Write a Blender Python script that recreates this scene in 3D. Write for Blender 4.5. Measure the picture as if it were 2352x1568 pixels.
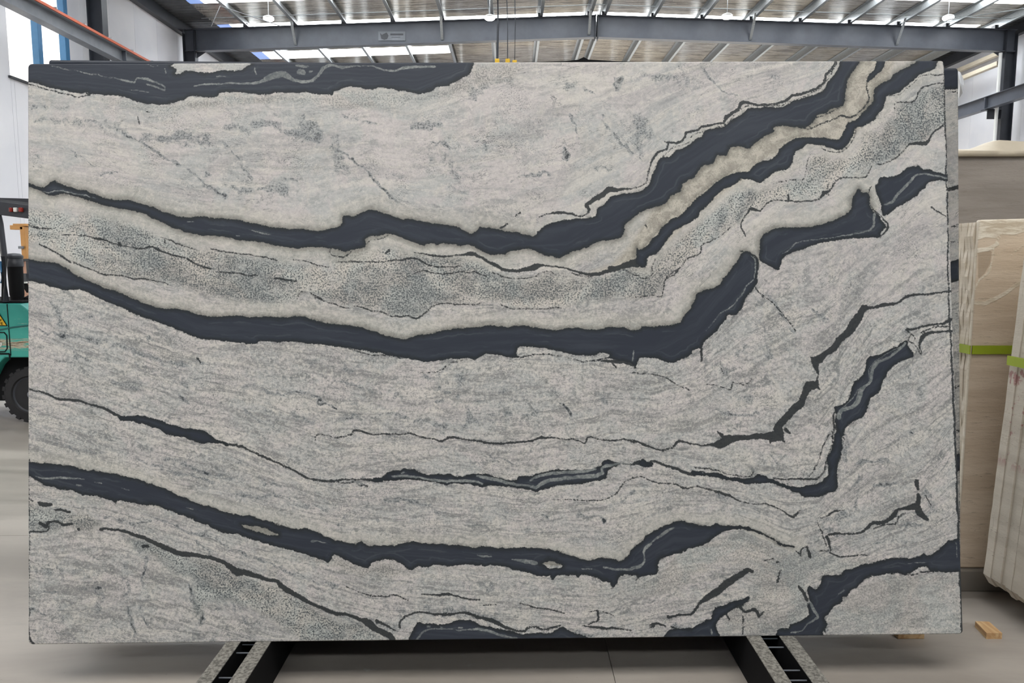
import bpy, bmesh, math, random
import numpy as np
from mathutils import Vector, Matrix, noise as mnoise

for _o in list(bpy.data.objects):
    bpy.data.objects.remove(_o, do_unlink=True)
SC = bpy.context.scene
COL = SC.collection
random.seed(7)
np.random.seed(7)

# ------------------------------------------------------------------ camera, world, exposure
CAM_H = 1.56                       # eye height of the person with the phone
PITCH = math.atan(186 / 1700)      # looking slightly down
FOC = 1700.0                       # focal length in pixels of the 2352 px wide frame
cd = bpy.data.cameras.new('camera')
cam = bpy.data.objects.new('camera', cd)
COL.objects.link(cam)
cam.location = (0, 0, CAM_H)
cam.rotation_euler = (math.pi / 2 - PITCH, 0, 0)
cd.sensor_width = 36
cd.lens = FOC / 2352 * 36
cd.clip_start = 0.05
cd.clip_end = 300
SC.camera = cam

SC.view_settings.view_transform = 'Standard'
SC.view_settings.look = 'None'
SC.view_settings.gamma = 1
SC.view_settings.use_curve_mapping = False
SC.view_settings.exposure = 0.0

W = bpy.data.worlds.new('overcast_sky')
SC.world = W
W.use_nodes = True
bg = W.node_tree.nodes['Background']
bg.inputs[0].default_value = (1.0, 0.97, 0.92, 1)
bg.inputs[1].default_value = 2.0
SKYLIGHT = 15.0                     # emission of the translucent roof sheets
SC.cycles.max_bounces = 5
SC.cycles.diffuse_bounces = 3
SC.cycles.glossy_bounces = 2
SC.cycles.use_adaptive_sampling = True
SC.cycles.adaptive_threshold = 0.08
SC.cycles.adaptive_min_samples = 16
SC.cycles.caustics_reflective = False
SC.cycles.caustics_refractive = False
SC.cycles.sample_clamp_indirect = 6.0

# added area light under the unseen near roof, brightens the slab face
for _n, _x, _y, _sx, _sy, _z, _e in (('added_fill_light', -0.9, -0.4, 11.0, 3.0, 7.9, 740.0),):
    ld = bpy.data.lights.new(_n, 'AREA')
    ld.shape = 'RECTANGLE'
    ld.size, ld.size_y, ld.energy = _sx, _sy, _e
    ld.color = (1.0, 0.985, 0.96)
    lo = bpy.data.objects.new(_n, ld)
    lo.location = (_x, _y, _z)
    lo.rotation_euler = (math.radians(4), 0, 0)
    COL.objects.link(lo)

# ------------------------------------------------------------------ helpers
CP, SP = math.cos(PITCH), math.sin(PITCH)
def ray(px, py):
    x = (px - 1176) / FOC
    v = (784 - py) / FOC
    return Vector((x, CP + v * SP, v * CP - SP))
EYE = Vector((0, 0, CAM_H))
def at(px, py, X=None, Y=None, Z=None):
    """the point seen at a pixel of the photograph at a known X, depth Y or height Z"""
    d = ray(px, py)
    t = X / d.x if X is not None else Y / d.y if Y is not None else (Z - CAM_H) / d.z
    return EYE + d * t
def on_plane(px, py, p0, n):
    d = ray(px, py)
    return EYE + d * ((p0 - EYE).dot(n) / d.dot(n))

def srgb(r, g, b):
    f = lambda c: (c / 12.92) if c <= 0.04045 else ((c + 0.055) / 1.055) ** 2.4
    return (f(r / 255), f(g / 255), f(b / 255), 1)

class Nodes:
    def __init__(self, name):
        self.m = bpy.data.materials.new(name)
        self.m.use_nodes = True
        self.t = self.m.node_tree
        self.b = self.t.nodes['Principled BSDF']
        self.out = self.t.nodes['Material Output']
    def n(self, typ, **kw):
        nd = self.t.nodes.new(typ)
        for k, v in kw.items():
            setattr(nd, k, v)
        return nd
    def link(self, a, b):
        self.t.links.new(a, b)
    def put(self, sock, v):
        if hasattr(v, 'is_linked') or isinstance(v, bpy.types.NodeSocket):
            self.link(v, sock)
        else:
            sock.default_value = v
    def math(self, op, a, b=None, c=None, clamp=False):
        nd = self.n('ShaderNodeMath', operation=op, use_clamp=clamp)
        self.put(nd.inputs[0], a)
        if b is not None: self.put(nd.inputs[1], b)
        if c is not None: self.put(nd.inputs[2], c)
        return nd.outputs[0]
    def step(self, v, lo, hi, o0=0.0, o1=1.0, smooth=True):
        nd = self.n('ShaderNodeMapRange')
        nd.interpolation_type = 'SMOOTHSTEP' if smooth else 'LINEAR'
        nd.clamp = True
        self.put(nd.inputs[0], v)
        for i, x in zip((1, 2, 3, 4), (lo, hi, o0, o1)):
            self.put(nd.inputs[i], x)
        return nd.outputs[0]
    def mix(self, f, a, b, mode='MIX'):
        nd = self.n('ShaderNodeMix', data_type='RGBA', blend_type=mode, clamp_factor=True)
        self.put(nd.inputs[0], f)
        self.put(nd.inputs[6], a)
        self.put(nd.inputs[7], b)
        return nd.outputs[2]
    def attr(self, name):
        return self.n('ShaderNodeAttribute', attribute_name=name)
    def noise(self, vec, scale, detail=3, rough=0.55, dist=0.0):
        nd = self.n('ShaderNodeTexNoise')
        if vec is not None: self.link(vec, nd.inputs['Vector'])
        nd.inputs['Scale'].default_value = scale
        nd.inputs['Detail'].default_value = detail
        nd.inputs['Roughness'].default_value = rough
        nd.inputs['Distortion'].default_value = dist
        return nd.outputs[0]
    def voro(self, vec, scale, feature='F1', rnd=1.0):
        nd = self.n('ShaderNodeTexVoronoi', feature=feature)
        if vec is not None: self.link(vec, nd.inputs['Vector'])
        nd.inputs['Scale'].default_value = scale
        nd.inputs['Randomness'].default_value = rnd
        return nd.outputs[0]
    def mapping(self, vec, sc, loc=(0, 0, 0), rot=(0, 0, 0)):
        nd = self.n('ShaderNodeMapping')
        self.link(vec, nd.inputs[0])
        nd.inputs['Scale'].default_value = sc
        nd.inputs['Location'].default_value = loc
        nd.inputs['Rotation'].default_value = rot
        return nd.outputs[0]
    def coord(self, which='Object'):
        return self.n('ShaderNodeTexCoord').outputs[which]
    def bump(self, h, strength=0.3, dist=0.01):
        nd = self.n('ShaderNodeBump')
        nd.inputs['Strength'].default_value = strength
        nd.inputs['Distance'].default_value = dist
        self.link(h, nd.inputs['Height'])
        self.link(nd.outputs[0], self.b.inputs['Normal'])
    def set(self, color=None, rough=None, metal=None, spec=None):
        if color is not None: self.put(self.b.inputs['Base Color'], color)
        if rough is not None: self.put(self.b.inputs['Roughness'], rough)
        if metal is not None: self.put(self.b.inputs['Metallic'], metal)
        if spec is not None: self.put(self.b.inputs['Specular IOR Level'], spec)
        return self.m

def painted(name, col, var=0.12, rough=0.5, scale=3.0, metal=0.0, bump=0.05, dirt=None, spec=0.5):
    k = Nodes(name)
    v = k.coord()
    a = k.noise(v, scale, 6, 0.6)
    c = tuple(col[:3])
    lo = tuple(x * (1 - var) for x in c) + (1,)
    hi = tuple(min(1, x * (1 + var)) for x in c) + (1,)
    colr = k.mix(k.step(a, 0.3, 0.7), lo, hi)
    if dirt is not None:
        s = k.step(k.noise(v, scale * 4, 8, 0.7), 0.56, 0.7)
        colr = k.mix(k.math('MULTIPLY', s, 0.6), colr, dirt)
    k.set(colr, rough, metal, spec)
    if bump: k.bump(k.noise(v, scale * 12, 4), bump, 0.004)
    return k.m

class MB:
    """collects shapes for ONE mesh object"""
    def __init__(self):
        self.bm = bmesh.new()
    def box(self, lo, hi, mat=None, mi=0, bev=0.0):
        g = bmesh.ops.create_cube(self.bm, size=1)
        vs = g['verts']
        c = [(a + b) / 2 for a, b in zip(lo, hi)]
        s = [abs(b - a) for a, b in zip(lo, hi)]
        for v in vs:
            v.co = Vector((v.co.x * s[0] + c[0], v.co.y * s[1] + c[1], v.co.z * s[2] + c[2]))
            if mat is not None: v.co = mat @ v.co
        fs = {f for v in vs for f in v.link_faces}
        for f in fs: f.material_index = mi
        if bev:
            es = list({e for v in vs for e in v.link_edges})
            r = bmesh.ops.bevel(self.bm, geom=es, offset=bev, segments=2, profile=0.5, affect='EDGES')
            for f in r['faces']: f.material_index = mi
        return self
    def bar(self, a, b, w, h, up=Vector((0, 0, 1)), bev=0.0, mi=0):
        """a box beam of section w x h from point a to point b"""
        a, b = Vector(a), Vector(b)
        y = (b - a).normalized()
        x = y.cross(up)
        if x.length < 1e-5: x = y.cross(Vector((1, 0, 0)))
        x.normalize()
        z = x.cross(y)
        M = Matrix((x, y, z)).transposed().to_4x4()
        M.translation = a
        return self.box((-w / 2, 0, -h / 2), (w / 2, (b - a).length, h / 2), M, mi, bev)
    def ibeam(self, a, b, w, h, t=0.012, tw=0.01, up=Vector((0, 0, 1))):
        a, b = Vector(a), Vector(b)
        y = (b - a).normalized()
        x = y.cross(up)
        x.normalize()
        z = x.cross(y)
        M = Matrix((x, y, z)).transposed().to_4x4()
        M.translation = a
        L = (b - a).length
        self.box((-w / 2, 0, -h / 2), (w / 2, L, -h / 2 + t), M)
        self.box((-w / 2, 0, h / 2 - t), (w / 2, L, h / 2), M)
        self.box((-tw / 2, 0, -h / 2 + t), (tw / 2, L, h / 2 - t), M)
        return self
    def tube(self, pts, r, seg=8, caps=True):
        pts = [Vector(p) for p in pts]
        rings = []
        for i, p in enumerate(pts):
            d = (pts[min(i + 1, len(pts) - 1)] - pts[max(i - 1, 0)]).normalized()
            x = d.cross(Vector((0, 0, 1)))
            if x.length < 1e-3: x = d.cross(Vector((1, 0, 0)))
            x.normalize()
            z = x.cross(d)
            rr = r[i] if isinstance(r, (list, tuple)) else r
            rings.append([self.bm.verts.new(p + (x * math.cos(2 * math.pi * k / seg) + z * math.sin(2 * math.pi * k / seg)) * rr) for k in range(seg)])
        for A, B in zip(rings, rings[1:]):
            for k in range(seg):
                self.bm.faces.new((A[k], A[(k + 1) % seg], B[(k + 1) % seg], B[k]))
        if caps:
            self.bm.faces.new(rings[0][::-1])
            self.bm.faces.new(rings[-1])
        return self
    def lathe(self, prof, seg=32, M=None):
        """profile (radius, z) turned about z"""
        rings = []
        for r, z in prof:
            rings.append([self.bm.verts.new((M or Matrix()) @ Vector((r * math.cos(2 * math.pi * k / seg), r * math.sin(2 * math.pi * k / seg), z))) for k in range(seg)])
        for A, B in zip(rings, rings[1:]):
            for k in range(seg):
                self.bm.faces.new((A[k], A[(k + 1) % seg], B[(k + 1) % seg], B[k]))
        self.bm.faces.new(rings[0][::-1])
        self.bm.faces.new(rings[-1])
        return self
    def prism(self, pts, thick, M=None):
        """flat outline (list of Vector) pushed back by the vector thick"""
        f = [self.bm.verts.new((M or Matrix()) @ Vector(p)) for p in pts]
        tv = Vector(thick)
        g = [self.bm.verts.new(v.co + tv) for v in f]
        self.bm.faces.new(f)
        self.bm.faces.new(g[::-1])
        n = len(f)
        for i in range(n):
            self.bm.faces.new((f[i], g[i], g[(i + 1) % n], f[(i + 1) % n]))
        return self
    def build(self, name, mat, parent=None, smooth=False, base=None, bevel=0.0):
        bmesh.ops.recalc_face_normals(self.bm, faces=self.bm.faces[:])
        me = bpy.data.meshes.new(name)
        self.bm.to_mesh(me)
        self.bm.free()
        for m in (mat if isinstance(mat, (list, tuple)) else [mat]):
            me.materials.append(m)
        o = bpy.data.objects.new(name, me)
        COL.objects.link(o)
        if smooth:
            for p in me.polygons: p.use_smooth = True
            me.set_sharp_from_angle(angle=math.radians(40))
        if parent is not None:
            o.parent = parent
            o.matrix_parent_inverse = parent.matrix_basis.inverted()
        elif base is not None:
            me.transform(Matrix.Translation(-Vector(base)))
            o.location = base
        if bevel:
            md = o.modifiers.new('soft_edges', 'BEVEL')
            md.width = bevel
            md.segments = 2
            md.limit_method = 'ANGLE'
        return o

def thing(name, loc, label, cat, group=None):
    o = bpy.data.objects.new(name, None)
    o.location = loc
    o.empty_display_size = 0.2
    COL.objects.link(o)
    o['label'], o['category'] = label, cat
    if group: o['group'] = group
    return o
def tag(o, label, cat, group=None):
    o['label'], o['category'] = label, cat
    if group: o['group'] = group
    return o
def structure(o):
    o['kind'] = 'structure'
    return o
def dup(root, loc=None, rot=None, label=None, group=None):
    r = root.copy()
    COL.objects.link(r)
    if loc is not None: r.location = loc
    if rot is not None: r.rotation_euler = rot
    if label: r['label'] = label
    if group: r['group'] = group
    for ch in list(root.children):
        c = ch.copy()
        COL.objects.link(c)
        c.parent = r
        for g in ch.children:
            d = g.copy()
            COL.objects.link(d)
            d.parent = c
    return r
# ------------------------------------------------------------------ the stone's veining, in slab coordinates
ORG = {1: (0, 120), 2: (700, 120), 3: (1400, 120), 4: (0, 560), 5: (700, 560), 6: (1450, 560), 7: (0, 1020), 8: (700, 1020), 9: (1450, 1020)}
ZS = 2.94
def tr(s):
    """'<tile>: x,y[,w] ...; <tile>: ...' -> n x 3 array of (x, y, width) on the slab"""
    out = []
    for chunk in s.split(';'):
        k, body = chunk.split(':')
        ox, oy = ORG[int(k)]
        for q in body.split():
            v = [float(a) for a in q.split(',')]
            w = v[2] / ZS if len(v) > 2 else 0.0
            out.append((ox + v[0] / ZS, oy + v[1] / ZS, w))
    return np.array(out)

POLYS = {
 'top': '1: 150,190 190,203 270,218 350,240 420,258 500,270 560,276 590,274 612,284 700,285 760,285 830,300 900,320 960,340 1040,345 1130,352 1200,330 1260,315 1280,300 1400,305 1470,295 1490,275 1600,270 1700,275 1780,285 1850,275 1950,270 2060,272; 2: 100,285 185,288 200,265 280,235 350,235 430,250 470,250 490,240 560,245 650,262 740,272 790,278 830,265 865,262 890,235 960,225 1040,190 1110,160 1130,120 1150,40 1150,-40; 1: 150,-40',
 'v2': '1: 150,870 205,890 260,905 300,912 330,885 370,870 420,895 490,915 560,935 640,960 720,985 800,993 870,995 920,1010 1000,1035 1060,1060 1140,1085 1200,1105 1260,1115 1330,1108 1400,1112 1480,1120 1560,1128 1620,1130 1690,1150 1760,1165 1830,1180 1900,1185 1980,1190 2060,1190 2110,1200 2170,1207 2230,1190 2290,1175 2310,1150; 2: 255,1110 275,1100 340,1105 390,1075 460,1060 520,1080 600,1105 660,1130 700,1120 760,1135 860,1155 960,1165 1010,1170 1060,1195 1100,1215 1140,1222 1165,1200 1180,1180 1210,1190 1280,1190 1350,1205 1430,1215 1500,1235 1550,1240 1570,1215 1600,1185 1640,1160 1700,1140 1780,1130 1860,1120 1920,1120 1960,1105 1975,1060 2010,1035 2050,990; 3: 0,975 60,960 130,950 200,935 240,915 270,880 290,820 320,760 350,715 400,705 430,680 450,655 520,635 560,595 620,570 640,530 700,512 770,505 810,470 860,440 900,420 930,385 970,375 1060,370 1160,370 1240,330 1320,305 1400,280 1450,250 1470,200 1500,165 1540,120 1555,60 1560,-40 1700,-40 1690,75 1630,150 1600,220 1590,290 1580,360 1510,375 1460,410 1400,430 1370,470 1340,500 1250,505 1150,495 1110,515 1120,540 1070,560 1030,580 960,630 930,655 870,635 810,645 790,690 730,700 700,750 640,760 610,800 560,850 500,880 480,940 420,970 390,1010 330,1040 260,1060 190,1095 140,1140 100,1170 95,1230 60,1265; 2: 2000,1275 1950,1290 1920,1310 1880,1320 1800,1345 1740,1378 1700,1382 1650,1372 1590,1355 1530,1330 1460,1328 1400,1340 1350,1362 1300,1368 1250,1362 1200,1345 1150,1320 1110,1298 1060,1305 1000,1300 930,1290 890,1300 870,1285 800,1300 740,1285 680,1265 620,1240 560,1222 500,1238 440,1240 410,1265 415,1300 400,1320 340,1330 280,1340 230,1335; 1: 2300,1340 2230,1330 2150,1315 2050,1320 1950,1322 1850,1305 1780,1290 1700,1275 1600,1265 1500,1245 1420,1240 1330,1230 1250,1215 1180,1185 1130,1165 1060,1135 1000,1105 940,1080 870,1068 800,1055 720,1035 640,1010 560,985 490,965 430,955 370,970 300,955 250,930 205,915 150,905',
 'v3': '3: 180,1310 200,1330 260,1300 300,1250 330,1225 350,1180 410,1140 470,1100 540,1040 590,985 640,950 700,905 780,840 860,810 940,800 1000,745 1070,730 1130,690 1150,650 1200,610 1260,580 1340,570 1400,570 1470,580 1540,590 1570,560 1590,510 1610,475 1660,460 1710,410 1750,360 1780,320 1795,240 1850,200 1900,180 1930,140 1990,105 2060,75 2120,-40 2260,-40 2210,75 2200,110 2160,130 2090,150 2050,190 2000,230 1960,270 1900,285 1870,300 1850,370 1800,430 1780,460 1700,500 1665,510 1640,580 1590,640 1550,665 1480,640 1400,620 1340,615 1300,650 1260,670 1240,740 1200,790 1140,800 1090,830 1040,870 1010,885 950,860 890,855 850,890 760,935 690,1000 620,1070 590,1115 540,1150 440,1210 380,1280 340,1340 290,1370 250,1395 250,1440 220,1455 180,1420 180,1370',
 'wedge': '3: 1820,-20 1875,-20 1860,75 1840,120 1800,160 1760,190 1735,205 1745,160 1790,120 1800,75',
 'hook': '3: 1040,1230 1060,1215 1140,1185 1240,1180 1340,1180 1430,1160 1500,1140 1560,1110 1620,1080 1640,1010 1650,960 1690,915 1710,950 1750,950 1760,1010 1780,1070 1830,1110 1860,1160 1860,1190 1830,1220 1830,1250 1740,1255 1640,1255 1540,1270 1450,1280 1380,1300 1300,1335 1220,1360 1170,1400 1150,1470 1090,1450 1010,1400 1015,1330 1020,1270',
 'hookr': '3: 1820,840 1880,840 1960,820 2010,780 2090,762 2120,790 2180,795 2260,820 2330,835 2330,875 2265,865 2180,870 2130,910 2100,940 2060,980 2010,1010 1950,1045 1880,1095 1845,1105 1830,1040 1810,960 1790,910 1810,880',
 'v5': '4: 150,98 205,105 300,120 370,125 430,155 480,185 540,220 600,250 650,275 720,300 780,318 830,340 900,370 980,405 1060,430 1130,440 1200,442 1280,455 1350,480 1420,490 1500,485 1620,488 1720,492 1820,495 1900,500 1960,490 2020,488; 5: 0,495 60,515 150,535 250,548 330,558 390,560 440,580 520,605 600,630 680,640 740,622 830,605 880,595 960,578 1050,570 1130,562 1220,552 1300,558 1380,560 1470,548 1540,560 1620,575 1680,582 1750,570 1820,560 1900,572 1960,580 2010,575 2060,558 2130,565 2180,570; 6: 0,580 60,570 70,555 150,555 210,548 270,545 330,525 360,480 400,430 430,370 450,330 520,305 580,285 620,240 650,200 680,150 710,125 740,70 770,45 810,60 825,90 850,110 860,160 855,250 835,290 800,330 770,370 750,420 720,470 690,485 650,480 640,510 600,560 560,600 500,650 475,690 465,710 420,720 410,745 360,770 310,795 250,800 190,775 130,770 60,775 35,830 0,810; 5: 2200,800 2120,790 2050,770 1990,790 1930,795 1870,795 1800,775 1740,765 1640,750 1540,750 1490,768 1430,772 1300,750 1230,742 1180,770 1150,785 1100,772 1000,775 900,790 820,798 740,785 650,765 560,750 450,725 300,705 180,690 100,680 0,670; 4: 1960,655 1870,665 1760,655 1740,675 1680,680 1600,665 1500,655 1400,645 1300,625 1250,605 1200,580 1140,555 1060,530 980,500 900,470 820,430 740,395 660,365 600,335 540,312 480,312 440,318 370,295 300,270 205,250 150,240',
 'v6': '4: 810,1165 870,1158 950,1157 1010,1170 1060,1185 1120,1205 1200,1230 1290,1250 1370,1265 1420,1285 1460,1320 1540,1345 1530,1360 1450,1340 1380,1350 1290,1325 1240,1300 1180,1300 1110,1270 1040,1240 970,1215 940,1215 900,1195 830,1190',
 'v7': '8: 440,238 520,225 560,195 600,180 650,175 700,165 760,180 820,200 900,198 960,205 1020,212 1080,210 1140,200 1220,200 1280,215 1350,235 1420,243 1440,220 1500,212 1560,205 1620,190 1680,178 1760,170 1860,170 1960,165 2000,150 2010,120 2050,105 2110,118 2180,130 2250,130 2285,92 2310,120 2352,122 2352,135 2300,150 2240,135 2160,135 2100,145 2050,170 2040,200 2040,235 1960,250 1860,260 1800,270 1740,280 1660,295 1600,305 1580,322 1540,315 1470,300 1400,290 1320,285 1250,275 1190,285 1120,270 1030,262 960,272 900,260 840,245 760,240 690,235 600,240 540,250 440,258',
 'v8': '9: 415,175 500,185 600,205 700,225 800,230 870,205 940,230 1000,260 1080,280 1160,285 1240,270 1290,250 1330,200 1330,140 1320,90 1350,40; 6: 1370,1300 1385,1260 1400,1230 1420,1290 1420,1340; 9: 1425,0 1415,60 1400,130 1390,200 1400,260 1380,310 1330,330 1270,355 1170,360 1130,330 1060,310 1010,285 940,260 900,265 820,265 720,255 640,240 560,220 480,212 420,200',
 'v9': '6: 1410,1290 1385,1240 1370,1190 1385,1150 1365,1100 1440,1075 1480,1020 1500,930 1570,890 1580,820 1605,755 1680,745 1740,715 1800,690 1820,665 1870,655 1870,690 1905,740 1890,765 1830,790 1760,830 1720,890 1690,960 1670,1010 1620,1030 1600,1100 1560,1170 1490,1210 1450,1240 1435,1290',
 'v11': '7: 150,105 200,115 280,130 350,128 430,140 520,155 600,170 680,190 780,200 860,220 940,240 1020,270 1100,295 1180,335 1260,370 1340,400 1430,425 1520,455 1620,475 1720,490 1800,515 1900,545 1990,570 2060,570; 8: 70,590 140,620 210,650 290,665 350,675 380,655 430,685 520,680 600,680 680,665 740,658 800,665 880,672 980,683 1080,685 1200,692 1300,700 1400,702 1500,700 1600,700 1680,715 1760,740 1840,765 1920,785 1970,775 2010,762 2060,775 2130,785 2180,750; 9: 0,710 60,660 110,610 180,565 250,540 330,520 400,530 480,545 560,550 570,535 640,550 700,550 780,555 840,580 900,605 960,640 1040,675 1100,690 1040,688 970,660 920,625 870,600 800,585 730,575 670,580 600,600 560,620 520,660 450,690 380,710 330,730 260,755 200,770 180,800 180,850 160,880 100,885 50,900; 8: 2240,915 2240,885 2150,880 2120,900 2110,940 2075,980 2060,935 2000,915 1940,890 1870,880 1850,900 1830,880 1780,885 1700,885 1670,920 1650,890 1580,890 1520,870 1420,850 1360,830 1280,820 1210,825 1180,815 1050,815 990,830 930,815 870,810 840,830 770,820 730,850 680,830 640,800 590,780 500,785 450,810 430,840 370,820 300,790 240,760 200,745 180,770 155,800 120,780 60,760 0,735; 7: 1950,710 1880,690 1800,670 1720,645 1640,620 1560,600 1480,590 1400,545 1330,520 1260,490 1190,465 1120,440 1020,405 940,405 860,385 790,385 780,400 720,365 620,350 560,345 500,320 430,305 370,290 310,275 250,245 200,215 150,190',
 'v13': '8: 680,1360 720,1280 740,1240 760,1200 800,1210 880,1215 960,1210 1000,1195 1080,1185 1140,1195 1200,1225 1300,1240 1400,1265 1470,1280 1530,1275 1560,1265 1620,1275 1680,1265 1720,1235 1760,1245 1820,1270 1880,1295 1960,1330 1960,1380 680,1380',
 'v15': '9: 230,1340 250,1260 320,1240 400,1245 470,1200 540,1170 570,1100 640,1080 690,1060 750,1050 800,1020 790,1060 740,1090 680,1120 640,1150 600,1180 570,1230 580,1340',
 'v16': '9: 970,1340 980,1280 990,1250 1060,1240 1080,1210 1130,1200 1170,1180 1200,1150 1190,1090 1210,1060 1190,1000 1200,960 1250,985 1280,940 1290,890 1330,880 1410,885 1440,850 1530,825 1620,800 1720,775 1800,760 1870,765 1950,760 1975,735 1990,755 2050,730 2100,690 2130,655 2160,645 2260,640 2270,840 2205,860 2120,865 2010,855 1990,830 1940,830 1900,860 1850,875 1760,870 1680,885 1620,890 1560,925 1530,960 1480,985 1470,1020 1440,1030 1410,1075 1370,1090 1340,1130 1310,1170 1330,1220 1290,1270 1280,1340',
}
HOLES = [
 '1: 1180,70 1660,70 1665,100 1600,118 1500,125 1400,135 1330,130 1260,125 1210,145 1180,140 1195,115',
 '5: 1440,700 1480,690 1550,695 1650,712 1750,735 1850,755 1930,755 2000,740 2060,745 2040,765 1960,785 1870,788 1780,768 1650,745 1560,742 1500,755 1440,762 1430,745',
 '7: 1630,540 1740,555 1800,570 1885,605 1860,612 1780,600 1700,580',
 '8: 1590,800 1650,785 1700,800 1740,820 1690,835 1640,830 1610,815',
 '6: 425,730 450,705 470,715 478,735 480,790 440,790 415,760',
]
HALO = ['v2', 'v3', 'hook', 'v5', 'v11']
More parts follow.
